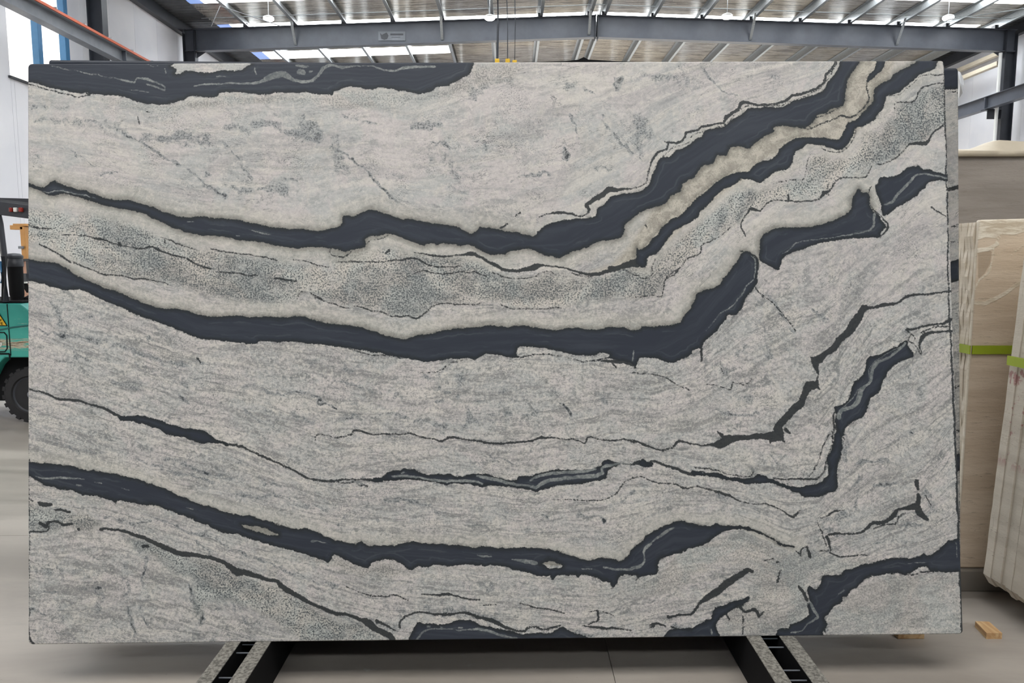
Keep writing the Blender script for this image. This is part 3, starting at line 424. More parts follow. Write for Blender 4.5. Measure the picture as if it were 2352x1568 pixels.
# soft grey clouding: (path with widths, strength)
BLOTS = [
 ('1: 200,350,40 460,370,50', .7), ('1: 250,460,60 600,470,70 700,500,110 850,520,90', .6), ('1: 970,575,60 1250,590,90 1450,560,80', .8), ('1: 1530,490,60 1700,530,60 1760,490,60 1900,500,60 2050,560,60 2140,580,50', .9), ('1: 2100,490,60 2150,560,80', .8),
 ('1: 1850,400,60 2060,420,60', .4), ('1: 1600,420,60 1680,430,60', .3),
 ('1: 870,560,18 1100,690,18 1300,830,18 1500,960,24', .7), ('1: 1500,880,30 1650,915,60 1780,910,30', 1.0), ('1: 1820,900,60 1900,930,110', .9), ('1: 1340,800,40 1420,810,50', .7), ('1: 1430,900,60 1500,960,60', .5), ('1: 480,680,10 680,830,14', .5), ('1: 1500,600,14 1710,830,20', .5), ('1: 1900,850,14 2000,880,14', .6), ('1: 260,700,20 280,720,20', .7), ('1: 700,820,20 800,800,14', .5),
 ('2: 0,480,90 60,560,90', .8), ('2: 200,600,60 220,700,90 240,800,110', .8), ('2: 180,630,16 400,790,14 500,900,14 630,1030,18', .8), ('2: 760,510,50 910,510,50', 1.0), ('2: 950,730,130 1040,820,110', .6), ('2: 820,690,60 850,730,40', .7), ('2: 1735,650,24 1750,720,50', 1.6), ('2: 1780,620,50 1820,650,50', .5),
 ('2: 1900,230,30 2000,330,14 2100,440,16 2150,520,16', .6), ('2: 1780,420,14 1850,550,14', .6), ('2: 2000,420,14 2100,590,16 2190,700,18', .7), ('2: 2120,190,50 2120,230,50', .7), ('2: 1760,250,80 1830,210,60', .7), ('2: 2270,480,120 2250,620,120', .7), ('2: 1400,180,60 1150,260,110', .8), ('2: 960,900,40 1120,950,20', .7), ('2: 300,600,30 340,620,30', .6), ('2: 240,440,20 500,500,20', .4), ('2: 1390,880,20 1450,830,20 1680,825,18', .5), ('2: 830,620,14 980,640,24', .6), ('2: 580,850,50 640,840,50', .5), ('2: 1900,800,60 2100,790,60', .5), ('2: 1220,620,20 1230,650,24', .6),
 ('3: 240,150,60 460,180,60', .8), ('3: 480,90,30 550,230,50', .6), ('3: 600,100,14 700,220,14 880,280,12', .5), ('3: 60,200,50 70,220,50', .7), ('3: 180,450,100 300,560,60', .6), ('3: 1060,160,80 1150,180,80', .5), ('3: 20,550,16 120,700,20', .5), ('3: 200,650,80 210,720,60', .5), ('3: 560,430,80 640,400,60', .4),
 ('3: 2100,300,60 1960,480,90 1880,560,80', .7), ('3: 2100,420,60 2040,560,60', .4), ('3: 1440,930,50 1480,940,40', 1.0), ('3: 960,1060,40 1000,1090,40', .9), ('3: 1440,520,40 1480,525,40', 1.0),
 ('4: 340,400,24 400,470,40 420,520,50 425,620,40', 1.1), ('4: 620,640,60 800,660,30 950,730,40 1100,800,34 1290,840,40', .9), ('4: 500,740,20 620,790,20', .6), ('4: 1330,770,50 1370,790,50', .8), ('4: 720,790,40 730,800,40', .7), ('4: 780,960,50 850,940,60 940,950,80', .9), ('4: 910,790,30 920,800,30', .8), ('4: 1190,940,50 1270,970,40', .8), ('4: 1360,965,30 1390,965,20', .7), ('4: 1620,970,30 1680,980,60', .8), ('4: 1810,1100,80 1815,1240,60', .7), ('4: 640,480,40 560,490,40', .6), ('4: 260,690,50 300,720,40', .6), ('4: 1000,650,20 1020,650,20', .7), ('4: 1100,940,30 1120,980,20', .7), ('4: 1220,1040,16 1280,1100,16', .6), ('4: 200,450,6 340,530,6', .5), ('4: 280,580,8 500,640,14 650,650,20', .6), ('4: 1750,990,14 1850,1030,14 1930,1030,14 2000,1010,14 2080,1010,24', .7), ('4: 2100,1030,10 2280,1140,12', .6), ('4: 2000,1140,50 2100,1220,50', .7), ('4: 1850,840,30 1870,860,20', .5), ('4: 2100,790,60 2170,800,60', .5), ('4: 2320,840,40 2340,850,40', .6), ('4: 1640,1120,20 1760,1180,16', .5),
 ('5: 1050,880,60 1060,1010,30 1070,1060,36 1090,1160,50 1070,1240,70', .8), ('5: 200,930,30 350,960,30 520,990,24', .8), ('5: 600,1010,50 700,1020,40', .7), ('5: 540,1150,36 620,1150,36 710,1180,20', .9), ('5: 760,1200,30 840,1210,30 960,1220,40', .8), ('5: 930,1220,30 930,1270,24', .7), ('5: 1120,1200,50 1210,1200,40', .9), ('5: 1250,1205,30 1360,1195,24', .8), ('5: 1110,1050,24 1350,1050,30', .6), ('5: 1250,1155,40 1390,1140,40', .8), ('5: 1150,990,24 1370,985,30', .5), ('5: 1490,1150,20 1570,1150,24', .8), ('5: 260,850,40 330,865,50', .8), ('5: 360,835,40 400,850,30', .6), ('5: 780,910,40 960,940,20', .7), ('5: 1720,1090,14 1810,1170,14', 1.2), ('5: 900,1065,40 960,1065,40', .7), ('5: 250,1080,30 350,1100,40', .7), ('5: 340,1180,20 270,1200,20', .8), ('5: 880,990,12 1000,1010,12', .6), ('5: 60,1040,10 220,1140,12', .6), ('5: 1640,930,80 1680,1000,60', .4), ('5: 2000,1050,80 2040,1080,60', .6), ('5: 1500,1440,30 1560,1420,30', .6), ('5: 830,1360,40 980,1390,30', .7), ('5: 100,1400,30 10,1400,40', .5), ('5: 20,970,60 0,1020,50', .5), ('5: 1260,1430,10 1390,1480,8', .6), ('5: 1800,900,50 1790,1000,40', .5),
 ('5: 450,330,60 750,250,80', .6), ('5: 1900,280,120 1600,300,100 1300,330,80 1100,240,60', .35),
 ('4: 700,90,60 1000,160,100 1250,240,40', .9), ('4: 1500,180,60 1700,240,60', .6), ('4: 1800,100,60 2000,80,50', .7), ('1: 300,1080,80 450,1160,60', .5), ('4: 1750,360,60 1900,350,60', .6), ('1: 2250,1370,60 2340,1390,80', 1.0), ('2: 170,1370,60 240,1420,60', 1.0),
 ('6: 720,740,60 780,700,40', .7), ('6: 900,690,40 930,740,40', 1.0), ('6: 1000,720,50 1040,715,50', .8), ('6: 760,1050,60 800,1050,60', .8), ('6: 1240,430,16 1310,510,12', .7), ('6: 920,350,20 1110,590,12', .7), ('6: 560,1140,10 720,1170,24 860,1150,16', .7), ('6: 1850,860,50 1900,980,90', .5), ('6: 1940,1000,60 1970,1100,60', .4), ('6: 600,830,40 640,880,30', .6), ('6: 1360,1000,20 1450,820,40', .5), ('6: 60,1060,60 300,1200,60', .4), ('6: 1900,1250,10 1895,1262,14', 1.2), ('6: 850,540,60 900,600,40', .5), ('6: 1840,800,40 1880,860,40', .4), ('6: 1440,1290,40 1460,1450,40', .6),
 ('9: 1300,560,120 1440,500,110', .7), ('9: 1440,500,80 1540,430,60', .5), ('9: 1420,20,40 1440,100,50', .8), ('9: 1550,120,20 1640,130,20 1760,110,16', .6), ('9: 1660,290,20 1780,270,20', .7), ('9: 1960,300,30 2030,430,60 2000,480,40', .9), ('9: 1830,560,20 1960,540,20', .7), ('9: 590,340,60 640,350,60', .8), ('9: 1980,60,60 2030,160,40', .4), ('9: 1540,220,20 1530,420,20', .5), ('9: 860,80,14 1000,120,14', .4), ('9: 700,1070,60 760,1120,80', 1.0), ('9: 820,1100,60 880,1140,60', .8), ('9: 1400,600,50 1560,610,40', .6), ('9: 1030,870,40 980,940,40', .8), ('9: 900,760,20 1000,800,50', .8), ('9: 1140,730,60 1240,740,60', .7), ('9: 1290,1130,40 1300,1260,50', .9), ('9: 480,730,10 560,770,8', .7), ('9: 300,1230,60 420,1260,70', .8), ('9: 1650,660,20 1900,650,20', .4), ('9: 1700,780,60 1500,790,60 1350,760,60', .5),
 ('8: 430,390,40 400,650,60', .4), ('8: 540,390,20 700,400,20 860,420,16', .7), ('8: 900,450,40 1000,450,40', .7), ('8: 1280,440,50 1380,440,40', .6), ('8: 1480,530,60 1510,570,40', .7), ('8: 1600,480,14 1640,510,14', .8), ('8: 2150,390,20 2230,330,40', .9), ('8: 2000,520,20 2020,535,20', 1.1), ('8: 0,400,30 190,460,10', .6), ('8: 500,520,16 510,530,12', .8), ('8: 370,340,30 400,350,30', .6), ('8: 1050,940,60 1250,960,60', .5), ('8: 1250,960,60 1700,1010,80', .4), ('8: 540,1080,60 640,1130,70', .6), ('8: 800,1120,60 1100,1140,90 1300,1190,60', .8), ('8: 430,1190,50 600,1240,50', .7), ('8: 1680,370,50 1950,330,60', .3), ('8: 240,560,20 300,500,12', .4), ('8: 1830,1280,50 1960,1290,30', .9), ('8: 1850,470,10 2000,500,20', .6),
 ('7: 300,0,10 520,20,20 640,40,30 800,40,10', .8), ('7: 860,60,16 1000,120,16 1220,210,24 1440,250,30', .9), ('7: 1140,100,40 1220,120,36', 1.0), ('7: 1260,150,24 1400,190,20', .9), ('7: 1440,200,12 1560,240,12', .8), ('7: 1790,250,40 1880,270,30', .9), ('7: 1620,130,60 1680,140,40', .7), ('7: 1620,330,14 1800,340,18 1950,350,14', .6), ('7: 1180,155,12 1190,156,12', 1.0), ('7: 1800,180,40 1820,190,30', .6), ('7: 1950,390,8 2220,450,14', .5),
 ('7: 720,500,8 860,520,10 1150,540,12 1400,630,10', .7), ('7: 1310,680,20 1400,730,30 1460,750,16', 1.0), ('7: 1300,580,6 1700,760,8 2100,920,10 2260,960,10', .6), ('7: 2240,970,16 2270,975,16', .7), ('7: 1080,650,20 1280,690,30', .4),
 ('7: 850,640,30 960,700,80', .8), ('7: 1000,760,20 980,920,16 1000,780,14', .9), ('7: 870,760,40 880,900,50 830,1000,30', .6), ('7: 210,820,60 420,860,60', .5), ('7: 540,850,80 560,830,60', .5), ('7: 600,980,80 700,1030,90 640,1150,110', .6), ('7: 670,960,16 690,970,16', 1.2), ('7: 1040,980,40 960,1100,40', .5), ('7: 860,1100,20 880,1210,20 900,1300,12', .9), ('7: 1290,950,20 1300,1060,20 1360,1200,24', .9), ('7: 960,1150,12 1000,1210,12', .7), ('7: 200,1110,16 300,1140,10', .9), ('7: 360,1180,90 480,1150,90', .5), ('7: 280,1240,10 480,1290,10', .6), ('7: 1120,1210,60 1160,1230,40', .6), ('7: 1440,1105,14 1460,1105,12', 1.2), ('7: 1310,1130,16 1320,1140,16', 1.2), ('7: 1650,1200,90 1700,1220,60', .5), ('7: 250,870,60 400,900,50', .4), ('7: 210,1000,8 400,990,8', .6), ('7: 380,1100,90 500,1060,60', .4), ('7: 520,920,40 560,960,30', .5), ('7: 880,960,10 850,1030,20', .6),
 ('7: 1320,900,60 1500,1000,110 1700,1120,100', .55), ('7: 2000,1200,90 2200,1260,90', .45), ('7: 200,500,80 300,540,60', .6), ('7: 1250,830,90 1450,820,60', .5),
]
FLOW = [  # layer lines: (x, y) on the slab, top to bottom
 [(0, 130), (2352, 130)],
 [(0, 195), (200, 215), (380, 240), (700, 215), (960, 212), (1060, 170), (1150, 130), (1400, 80), (2352, 0)],
 [(0, 430), (66, 440), (300, 480), (500, 520), (700, 548), (850, 505), (1080, 565), (1300, 555), (1450, 470), (1550, 370), (1700, 280), (1850, 230), (1930, 180), (1960, 120), (2100, -40), (2352, -200)],
 [(0, 620), (66, 625), (300, 705), (450, 765), (700, 780), (950, 810), (1200, 790), (1500, 800), (1600, 750), (1700, 640), (1800, 560), (1920, 530), (2020, 480), (2120, 400), (2352, 330)],
 [(0, 880), (66, 900), (400, 1000), (520, 1020), (650, 1070), (770, 1105), (1000, 1090), (1230, 1115), (1400, 1070), (1600, 1090), (1800, 1125), (1880, 1120), (1925, 1050), (1930, 970), (2000, 850), (2100, 790), (2200, 740), (2352, 700)],
 [(0, 1075), (66, 1085), (300, 1150), (600, 1225), (850, 1265), (1300, 1300), (1400, 1315), (1550, 1220), (1700, 1215), (1820, 1270), (1950, 1220), (2120, 1150), (2205, 1050), (2352, 950)],
 [(0, 1200), (240, 1212), (400, 1265), (600, 1350), (850, 1430), (950, 1450), (1300, 1470), (1600, 1440), (1800, 1400), (1900, 1345), (2050, 1290), (2200, 1270), (2352, 1250)],
 [(0, 1600), (2352, 1620)],
]
def refine(P, closed):
    """Catmull-Rom points between the traced ones, so that the veins bend instead of kinking"""
    n = len(P)
    out = []
    for i in range(n if closed else n - 1):
        g = (lambda k: P[k % n]) if closed else (lambda k: P[min(max(k, 0), n - 1)])
        a, b, c, d = g(i - 1), g(i), g(i + 1), g(i + 2)
        out.append(b)
        L = math.hypot(*(c - b)[:2])
        m = 0.5 * (b + c) + 0.0625 * ((b - a) + (c - d)) if L < 45 else None
        if m is not None and L > 5:
            out.append(m)
    if not closed: out.append(P[-1])
    return np.array(out)

class Field:
    """values over a grid of slab points (X, Y: photo-like coordinates of each grid vertex)"""
    def __init__(self, X, Y):
        self.X, self.Y = X, Y
        self.x0, self.x1 = X[:, 0].max(), X[:, -1].min()
        self.y0, self.y1 = Y[0].max(), Y[-1].min()
        self.nj, self.ni = X.shape
    def window(self, xa, xb, ya, yb, m):
        sx = (self.ni - 1) / (self.x1 - self.x0)
        sy = (self.nj - 1) / (self.y1 - self.y0)
        i0 = int(max(0, (xa - m - 50 - self.x0) * sx)); i1 = int(min(self.ni, (xb + m + 50 - self.x0) * sx + 1))
        j0 = int(max(0, (ya - m - 30 - self.y0) * sy)); j1 = int(min(self.nj, (yb + m + 30 - self.y0) * sy + 1))
        if i1 <= i0 or j1 <= j0: return None
        return slice(j0, j1), slice(i0, i1)
    def segdist(self, s, a, b):
        X, Y = self.X[s], self.Y[s]
        dx, dy = b[0] - a[0], b[1] - a[1]
        L = dx * dx + dy * dy + 1e-9
        t = np.clip(((X - a[0]) * dx + (Y - a[1]) * dy) / L, 0, 1)
        return np.hypot(X - a[0] - t * dx, Y - a[1] - t * dy), t
    def stroke(self, F, P, m=14, soft=False, strength=1.0):
        tmp = None
        for a, b in zip(P, P[1:]):
            r = max(a[2], b[2]) * (1.0 if soft else 0.5)
            s = self.window(min(a[0], b[0]), max(a[0], b[0]), min(a[1], b[1]), max(a[1], b[1]), m + r)
            if s is None: continue
            d, t = self.segdist(s, a, b)
            w = a[2] + (b[2] - a[2]) * t
            if soft:
                if tmp is None: tmp = np.zeros_like(F)
                q = np.clip(1 - d / np.maximum(w * 0.85, 1), 0, 1)
                tmp[s] = np.maximum(tmp[s], q * q * (3 - 2 * q) * strength)
            else:
                F[s] = np.maximum(F[s], w * 0.5 - d)
        if tmp is not None: F += tmp * (1 - 0.45 * np.clip(F, 0, 1))
    def poly(self, P, m=60):
        """signed distance to a closed outline, + inside, about -m far outside"""
        D = np.full(self.X.shape, float(m), np.float32)
        inside = np.zeros(self.X.shape, bool)
        s0 = self.window(P[:, 0].min(), P[:, 0].max(), P[:, 1].min(), P[:, 1].max(), 2)
        if s0 is None: return -D
        X, Y = self.X[s0], self.Y[s0]
        acc = np.zeros(X.shape, bool)
        for a, b in zip(P, np.roll(P, -1, 0)):
            s = self.window(min(a[0], b[0]), max(a[0], b[0]), min(a[1], b[1]), max(a[1], b[1]), m)
            if s is not None:
                d, _ = self.segdist(s, a, b)
                D[s] = np.minimum(D[s], d)
            if a[1] != b[1]:
                hit = ((a[1] > Y) != (b[1] > Y))
                xs = a[0] + (Y - a[1]) * (b[0] - a[0]) / (b[1] - a[1])
                acc ^= hit & (X < xs)
        inside[s0] = acc
        return np.where(inside, D, -D)

def lattice(X, Y, size, seed):
    """smooth value noise in [-1, 1] over slab coordinates"""
    rs = np.random.RandomState(seed)
    T = rs.uniform(-1, 1, (256, 256)).astype(np.float32)
    u, v = X / size + 40, Y / size + 40
    i, j = np.floor(u).astype(int), np.floor(v).astype(int)
    a, b = u - i, v - j
    a, b = a * a * (3 - 2 * a), b * b * (3 - 2 * b)
    g = lambda di, dj: T[(j + dj) % 256, (i + di) % 256]
    return (g(0, 0) * (1 - a) + g(1, 0) * a) * (1 - b) + (g(0, 1) * (1 - a) + g(1, 1) * a) * b
def warped(X, Y, octaves, seed):
    dx = sum(amp * lattice(X, Y, size, seed + k) for k, (size, amp) in enumerate(octaves))
    dy = sum(amp * lattice(X, Y, size, seed + 50 + k) for k, (size, amp) in enumerate(octaves))
    return X + dx, Y + dy

def stone_fields(X0, Y0):
    X, Y = warped(X0, Y0, ((22, 1.6), (9, 1.1)), 5)
    f = Field(X0, Y0)
    f.X, f.Y = X, Y
    big = np.full(X.shape, -60.0, np.float32)
    vein = big.copy()
    halo = big.copy()
    for k, s in POLYS.items():
        P = refine(tr(s), True)
        d = f.poly(P)
        vein = np.maximum(vein, d)
        if k in HALO:                      # the pale rind lies on one side only of most veins
            if k == 'v2': d = np.where((X > 1230) & (Y < np.interp(X, *zip(*FLOW[2]))), d - 22, d)
            if k == 'v5': d = np.where(Y < np.interp(X, *zip(*FLOW[3])), d, -60)
            if k == 'v11': d = np.where(Y < np.interp(X, *zip(*FLOW[5])), d - 7, -60)
            if k == 'hook': d = np.where(Y < np.interp(X, [1740, 1800, 2000, 2060], [600, 560, 510, 400]), d, -60)
            if k == 'v3': d = np.where(Y < np.interp(X, [1400, 1460, 1560, 1760, 1990, 2120], [640, 590, 480, 340, 260, 140]), d, d - 14)
            halo = np.maximum(halo, d)
    line = big.copy()
    for s in LINES: f.stroke(line, refine(tr(s), False))
    f.stroke(line, tr(EDGE))
    f.stroke(line, np.array([(2168, 138, 2.5), (2180, 700, 3), (2197, 1080, 5), (2211, 1456, 7)]))
    hole = big.copy()
    for s in HOLES: hole = np.maximum(hole, f.poly(refine(tr(s), True), 20))
    vein = np.minimum(vein, -hole)
    ribbon = big.copy()
    for s in RIBBONS: f.stroke(ribbon, refine(tr(s), False))
    ribbon = np.minimum(ribbon, np.maximum(vein, line) + 2)
    grain = np.zeros(X.shape, np.float32)
    for s, k in GRAINS:
        d = f.poly(tr(s), 30)
        q = np.clip((d + 5) / 16, 0, 1)
        grain = np.maximum(grain, q * k)
    blot = np.zeros(X.shape, np.float32)
    f.X, f.Y = warped(X0, Y0, ((60, 7), (26, 5), (11, 4), (6, 2.5)), 9)
    for s, k in BLOTS:
        P = tr(s)
        thin = P[:, 2].max() < 9
        if thin: P[:, 2] += 1.5
        f.stroke(blot, P, soft=True, strength=k * (1.9 if thin else 1.0))
    blot *= 0.85 + 0.4 * lattice(X0, Y0, 14, 77) + 0.3 * lattice(X0, Y0, 7, 78)
    blot = np.clip(blot, 0, 2)
    f.X, f.Y = X, Y
    d = f.poly(np.array([(1350, 630), (1400, 610), (1440, 575), (1500, 480), (1580, 410), (1700, 315), (1800, 262), (1925, 225), (1945, 120), (2060, 120), (2030, 220), (1945, 335), (1850, 330), (1760, 365), (1700, 420), (1600, 490), (1530, 560), (1464, 575), (1462, 606), (1400, 622)], float), 20)
    warm = np.clip((d + 6) / 12, 0, 1).astype(np.float32)
    # layer coordinate: how far down between the traced layer lines
    V = np.zeros(X.shape, np.float32)
    ys = [np.interp(X, [p[0] for p in c], [p[1] for p in c]) for c in FLOW]
    for k in range(len(ys) - 1):
        g = np.maximum(ys[k + 1] - ys[k], 8)
        V += np.clip((Y - ys[k]) / g, 0, 1) * 1.8
    return dict(vein=vein, line=line, ribbon=ribbon, halo=halo, grain=grain, blot=blot, warm=warm), V

def stone_sheet(name, corners, normal, thick, nx, ny, mats, fields, parent=None, cut=0.0, rad=0.01):
    """a stone slab: dense polished face (grid) carrying the veining fields, plain edges and back"""
    tl, tr_, br, bl = [np.array(c) for c in corners]
    u = np.linspace(0, 1, nx + 1)[None, :, None]
    v = np.linspace(0, 1, ny + 1)[:, None, None]
    P = (tl * (1 - u) + tr_ * u) * (1 - v) + (bl * (1 - u) + br * u) * v
    # rounded corners
    Wd, Hd = np.linalg.norm(tr_ - tl), np.linalg.norm(bl - tl)
    uu, vv = np.broadcast_to(u[..., 0], P.shape[:2]) * Wd, np.broadcast_to(v[..., 0], P.shape[:2]) * Hd
    ex, ey = (tr_ - tl) / Wd, (bl - tl) / Hd
    for cx, sx in ((0, 1), (Wd, -1)):
        for cy, sy in ((0, 1), (Hd, -1)):
            a, b = rad - sx * (uu - cx), rad - sy * (vv - cy)
            r = np.hypot(a, b)
            k = (a > 0) & (b > 0) & (np.maximum(a, b) > 0)
            f = np.where(k & (r > 1e-9), np.maximum(a, b) / np.maximum(r, 1e-9), 1)
            P = P + (a * (1 - f) * sx)[..., None] * ex * k[..., None] + (b * (1 - f) * sy)[..., None] * ey * k[..., None]
    d = P - np.array(EYE)
    r = d[..., 0]
    dep = d[..., 1] * CP - d[..., 2] * SP
    upc = d[..., 1] * SP + d[..., 2] * CP
    PX = 1176 + FOC * r / dep
    PY = 784 - FOC * upc / dep
    F, V = fields(PX.astype(np.float32), PY.astype(np.float32))
    n = (nx + 1) * (ny + 1)
    idx = np.arange(n).reshape(ny + 1, nx + 1)
    quads = np.stack([idx[:-1, :-1], idx[1:, :-1], idx[1:, 1:], idx[:-1, 1:]], -1).reshape(-1, 4)
    loop = np.concatenate([idx[0, :], idx[1:, -1], idx[-1, -2::-1], idx[-2:0:-1, 0]])
    m = len(loop)
    flat = P.reshape(-1, 3)
    nrm = np.array(normal)
    back = flat[loop] - nrm * thick
    verts = np.concatenate([flat, back])
    bi = n + np.arange(m)
    side = np.stack([loop, np.roll(loop, -1), np.roll(bi, -1), bi], -1)
    me = bpy.data.meshes.new(name)
    nv = len(verts)
    faces4 = np.concatenate([quads, side])
    nl = faces4.size + m
    me.vertices.add(nv)
    me.vertices.foreach_set('co', verts.astype(np.float32).ravel())
    me.loops.add(nl)
    me.loops.foreach_set('vertex_index', np.concatenate([faces4.ravel(), bi]).astype(np.int32))
    np_ = len(faces4) + 1
    me.polygons.add(np_)
    me.polygons.foreach_set('loop_start', np.concatenate([np.arange(len(faces4)) * 4, [faces4.size]]).astype(np.int32))
    mi = np.zeros(np_, np.int32)
    mi[len(quads):] = 1
    me.polygons.foreach_set('material_index', mi)
    me.update(calc_edges=True)
    me.validate()
    def add(nm, arr):
        a = me.attributes.new(nm, 'FLOAT', 'POINT')
        full = np.full(nv, -60.0, np.float32)
        full[:n] = arr.reshape(-1)
        full[n:] = arr.reshape(-1)[loop]
        a.data.foreach_set('value', full)
    for k, arr in F.items(): add(k, arr)
    for nm, A, B in (('spot', PX / 100, PY / 100), ('layer', PX / 100, V)):
        a = me.attributes.new(nm, 'FLOAT_VECTOR', 'POINT')
        q = np.zeros((nv, 3), np.float32)
        q[:n, 0], q[:n, 1] = A.reshape(-1), B.reshape(-1)
        a.data.foreach_set('vector', q.ravel())
    for mt in mats: me.materials.append(mt)
    o = bpy.data.objects.new(name, me)
    COL.objects.link(o)
    base = Vector((bl + br) / 2) - Vector(nrm) * thick / 2
    me.transform(Matrix.Translation(-base))
    o.location = base
    return o

def stone_material(name, seed=0.0, tint=1.0):
    k = Nodes(name)
    S0 = k.attr('spot').outputs['Vector']
    L0 = k.attr('layer').outputs['Vector']
    S = k.mapping(S0, (1, 1, 1), (seed, seed, seed))
    L = k.mapping(L0, (1, 1, 1), (seed, 0, 0))
    xyz = k.n('ShaderNodeSeparateXYZ'); k.link(S0, xyz.inputs[0])
    A = {a: k.attr(a).outputs['Fac'] for a in ('vein', 'line', 'ribbon', 'halo', 'grain', 'blot', 'warm')}
    g = lambda r, gg, b: tuple(c * tint for c in srgb(r, gg, b)[:3]) + (1,)
    mul = lambda a, b: k.math('MULTIPLY', a, b)
    coarse = k.step(k.math('ADD', xyz.outputs[1], mul(k.math('SUBTRACT', k.noise(S, 0.8, 4, 0.6), 0.5), 5.0)), 4.6, 8.2, 0.30, 0.95)      # the stone is pebblier in its lower half
    fib = k.noise(S, 9.0, 5, 0.75, 0.8)
    # --- pale ground
    nb = k.noise(S, 0.75, 5, 0.6, 1.2)
    base = k.mix(k.step(nb, 0.40, 0.60), g(182, 183, 181), g(198, 192, 190))
    ng = k.noise(k.mapping(S, (1, 1, 1), (9, 3, 1)), 1.6, 5, 0.65, 1.0)
    base = k.mix(k.step(ng, 0.50, 0.66, 0, 0.7), base, g(200, 196, 188))
    nd = k.noise(k.mapping(L, (0.35, 2.6, 1), (1, 6, 0)), 1.0, 5, 0.65, 0.8)
    base = k.mix(k.step(nd, 0.50, 0.62, 0, 0.5), base, g(163, 161, 161))
    nl = k.noise(k.mapping(L, (0.25, 4.5, 1), (11, 3, 0)), 1.0, 4, 0.6, 0.7)
    base = k.mix(k.step(nl, 0.52, 0.64, 0, 0.6), base, g(208, 204, 196))
    # streaks along the layers
    st = k.noise(k.mapping(L, (0.8, 8.0, 1)), 1.0, 6, 0.7, 0.8)
    base = k.mix(mul(k.step(st, 0.50, 0.62, 0, 0.85), k.math('ADD', coarse, 0.05)), base, g(135, 135, 135))
    st2 = k.noise(k.mapping(L, (1.2, 20.0, 1), (3, 3, 0)), 1.0, 6, 0.75, 1.1)
    base = k.mix(mul(k.step(st2, 0.52, 0.66, 0, 0.8), coarse), base, g(122, 125, 125))
    base = k.mix(k.step(st2, 0.34, 0.46, 0.5, 0), base, g(214, 210, 202))
    # oblique wisps that cross the layers
    ob = k.noise(k.mapping(S, (0.55, 6.0, 1), (0, 5, 0), (0, 0, -0.62)), 1.0, 5, 0.65, 0.4)
    ob_m = k.step(k.noise(S, 0.5, 2), 0.46, 0.58)
    base = k.mix(mul(k.step(ob, 0.54, 0.68, 0, 0.5), ob_m), base, g(140, 142, 142))
    # hairlines: zero crossings of warped noise
    for loc, sc_, lo in (((7, 1, 0), (0.7, 4.2, 1), 0.46), ((2, 4, 0), (1.6, 6.5, 1), 0.52)):
        hl = k.math('ABSOLUTE', k.math('SUBTRACT', k.noise(k.mapping(L, sc_, loc), 1.0, 5, 0.66, 1.6), 0.5))
        hm = k.step(k.noise(k.mapping(S, (1, 1, 1), (4 + loc[0], 8, 2)), 1.3, 3), lo, lo + 0.12)
        base = k.mix(mul(k.step(hl, 0.001, 0.010, 0.85, 0.0), hm), base, g(98, 102, 103))
    # knotted clots
    kn = k.noise(k.mapping(L, (1.5, 5.0, 1), (8, 2, 0)), 1.0, 4, 0.6, 1.0)
    kf = k.math('ADD', kn, mul(k.math('SUBTRACT', fib, 0.5), 0.45))
    base = k.mix(mul(k.step(kf, 0.58, 0.70, 0, 0.8), coarse), base, g(108, 114, 116))
    # fibrous mottling, pebble and pin specks
    base = k.mix(mul(k.step(fib, 0.52, 0.62, 0, 0.6), coarse), base, g(132, 134, 132))
    base = k.mix(k.step(fib, 0.36, 0.47, 0.45, 0), base, g(216, 212, 202))
    peb = k.noise(k.mapping(S, (1, 1, 1), (3, 3, 3)), 17.0, 4, 0.8, 0.4)
    base = k.mix(mul(k.step(peb, 0.51, 0.62, 0, 0.55), coarse), base, g(118, 120, 118))
    base = k.mix(mul(k.step(peb, 0.38, 0.47, 0.5, 0), coarse), base, g(220, 216, 206))
    pin = k.noise(S, 34.0, 2, 0.6)
    pin_m = k.step(k.noise(k.mapping(S, (1, 1, 1), (2, 2, 7)), 1.1, 4, 0.6), 0.48, 0.68, 0.08, 0.8)
    base = k.mix(mul(k.step(pin, 0.54, 0.66), pin_m), base, g(96, 100, 101))
    # clouding laid down by the trace: crowded grey specks, ragged at the rim
    bn = k.math('ADD', A['blot'], mul(k.math('SUBTRACT', k.noise(S, 6.0, 7, 0.8, 0.6), 0.5), 2.2))
    bk = mul(k.step(bn, 0.25, 0.75), k.step(A['blot'], 0.02, 0.2))
    base = k.mix(mul(bk, 0.5), base, g(142, 147, 149))
    base = k.mix(mul(bk, k.step(k.noise(S, 24.0, 3, 0.7), 0.47, 0.58, 0.0, 0.8)), base, g(88, 95, 98))
    bd = k.step(A['blot'], 0.95, 1.6)
    base = k.mix(mul(bd, k.step(fib, 0.4, 0.52)), base, g(58, 63, 67))
    # salt and pepper zones
    gp = k.noise(S, 27.0, 3, 0.7)
    gv = k.step(k.noise(k.mapping(L, (0.5, 1.6, 1), (5, 5, 5)), 1.0, 4, 0.6, 0.8), 0.38, 0.62)
    gth = k.step(gv, 0, 1, 0.52, 0.465, False)
    pep = k.step(k.math('SUBTRACT', gp, gth), -0.02, 0.06)
    gmask = mul(A['grain'], k.step(k.math('ADD', k.noise(S, 3.2, 5, 0.7), mul(k.math('SUBTRACT', fib, 0.5), 0.6)), 0.36, 0.52, 0.45, 1.0))
    salt = k.mix(k.step(nb, 0.4, 0.6), g(196, 200, 194), g(208, 202, 190))
    base = k.mix(mul(gmask, 0.7), base, salt)
    base = k.mix(mul(gmask, mul(pep, 0.95)), base, g(70, 77, 82))
    base = k.mix(mul(gmask, mul(gv, 0.38)), base, g(98, 103, 106))
    # pale rind beside the main veins, browner right at the edge
    hn = k.math('ADD', A['halo'], mul(k.math('SUBTRACT', k.noise(S, 2.2, 5, 0.6), 0.5), 30))
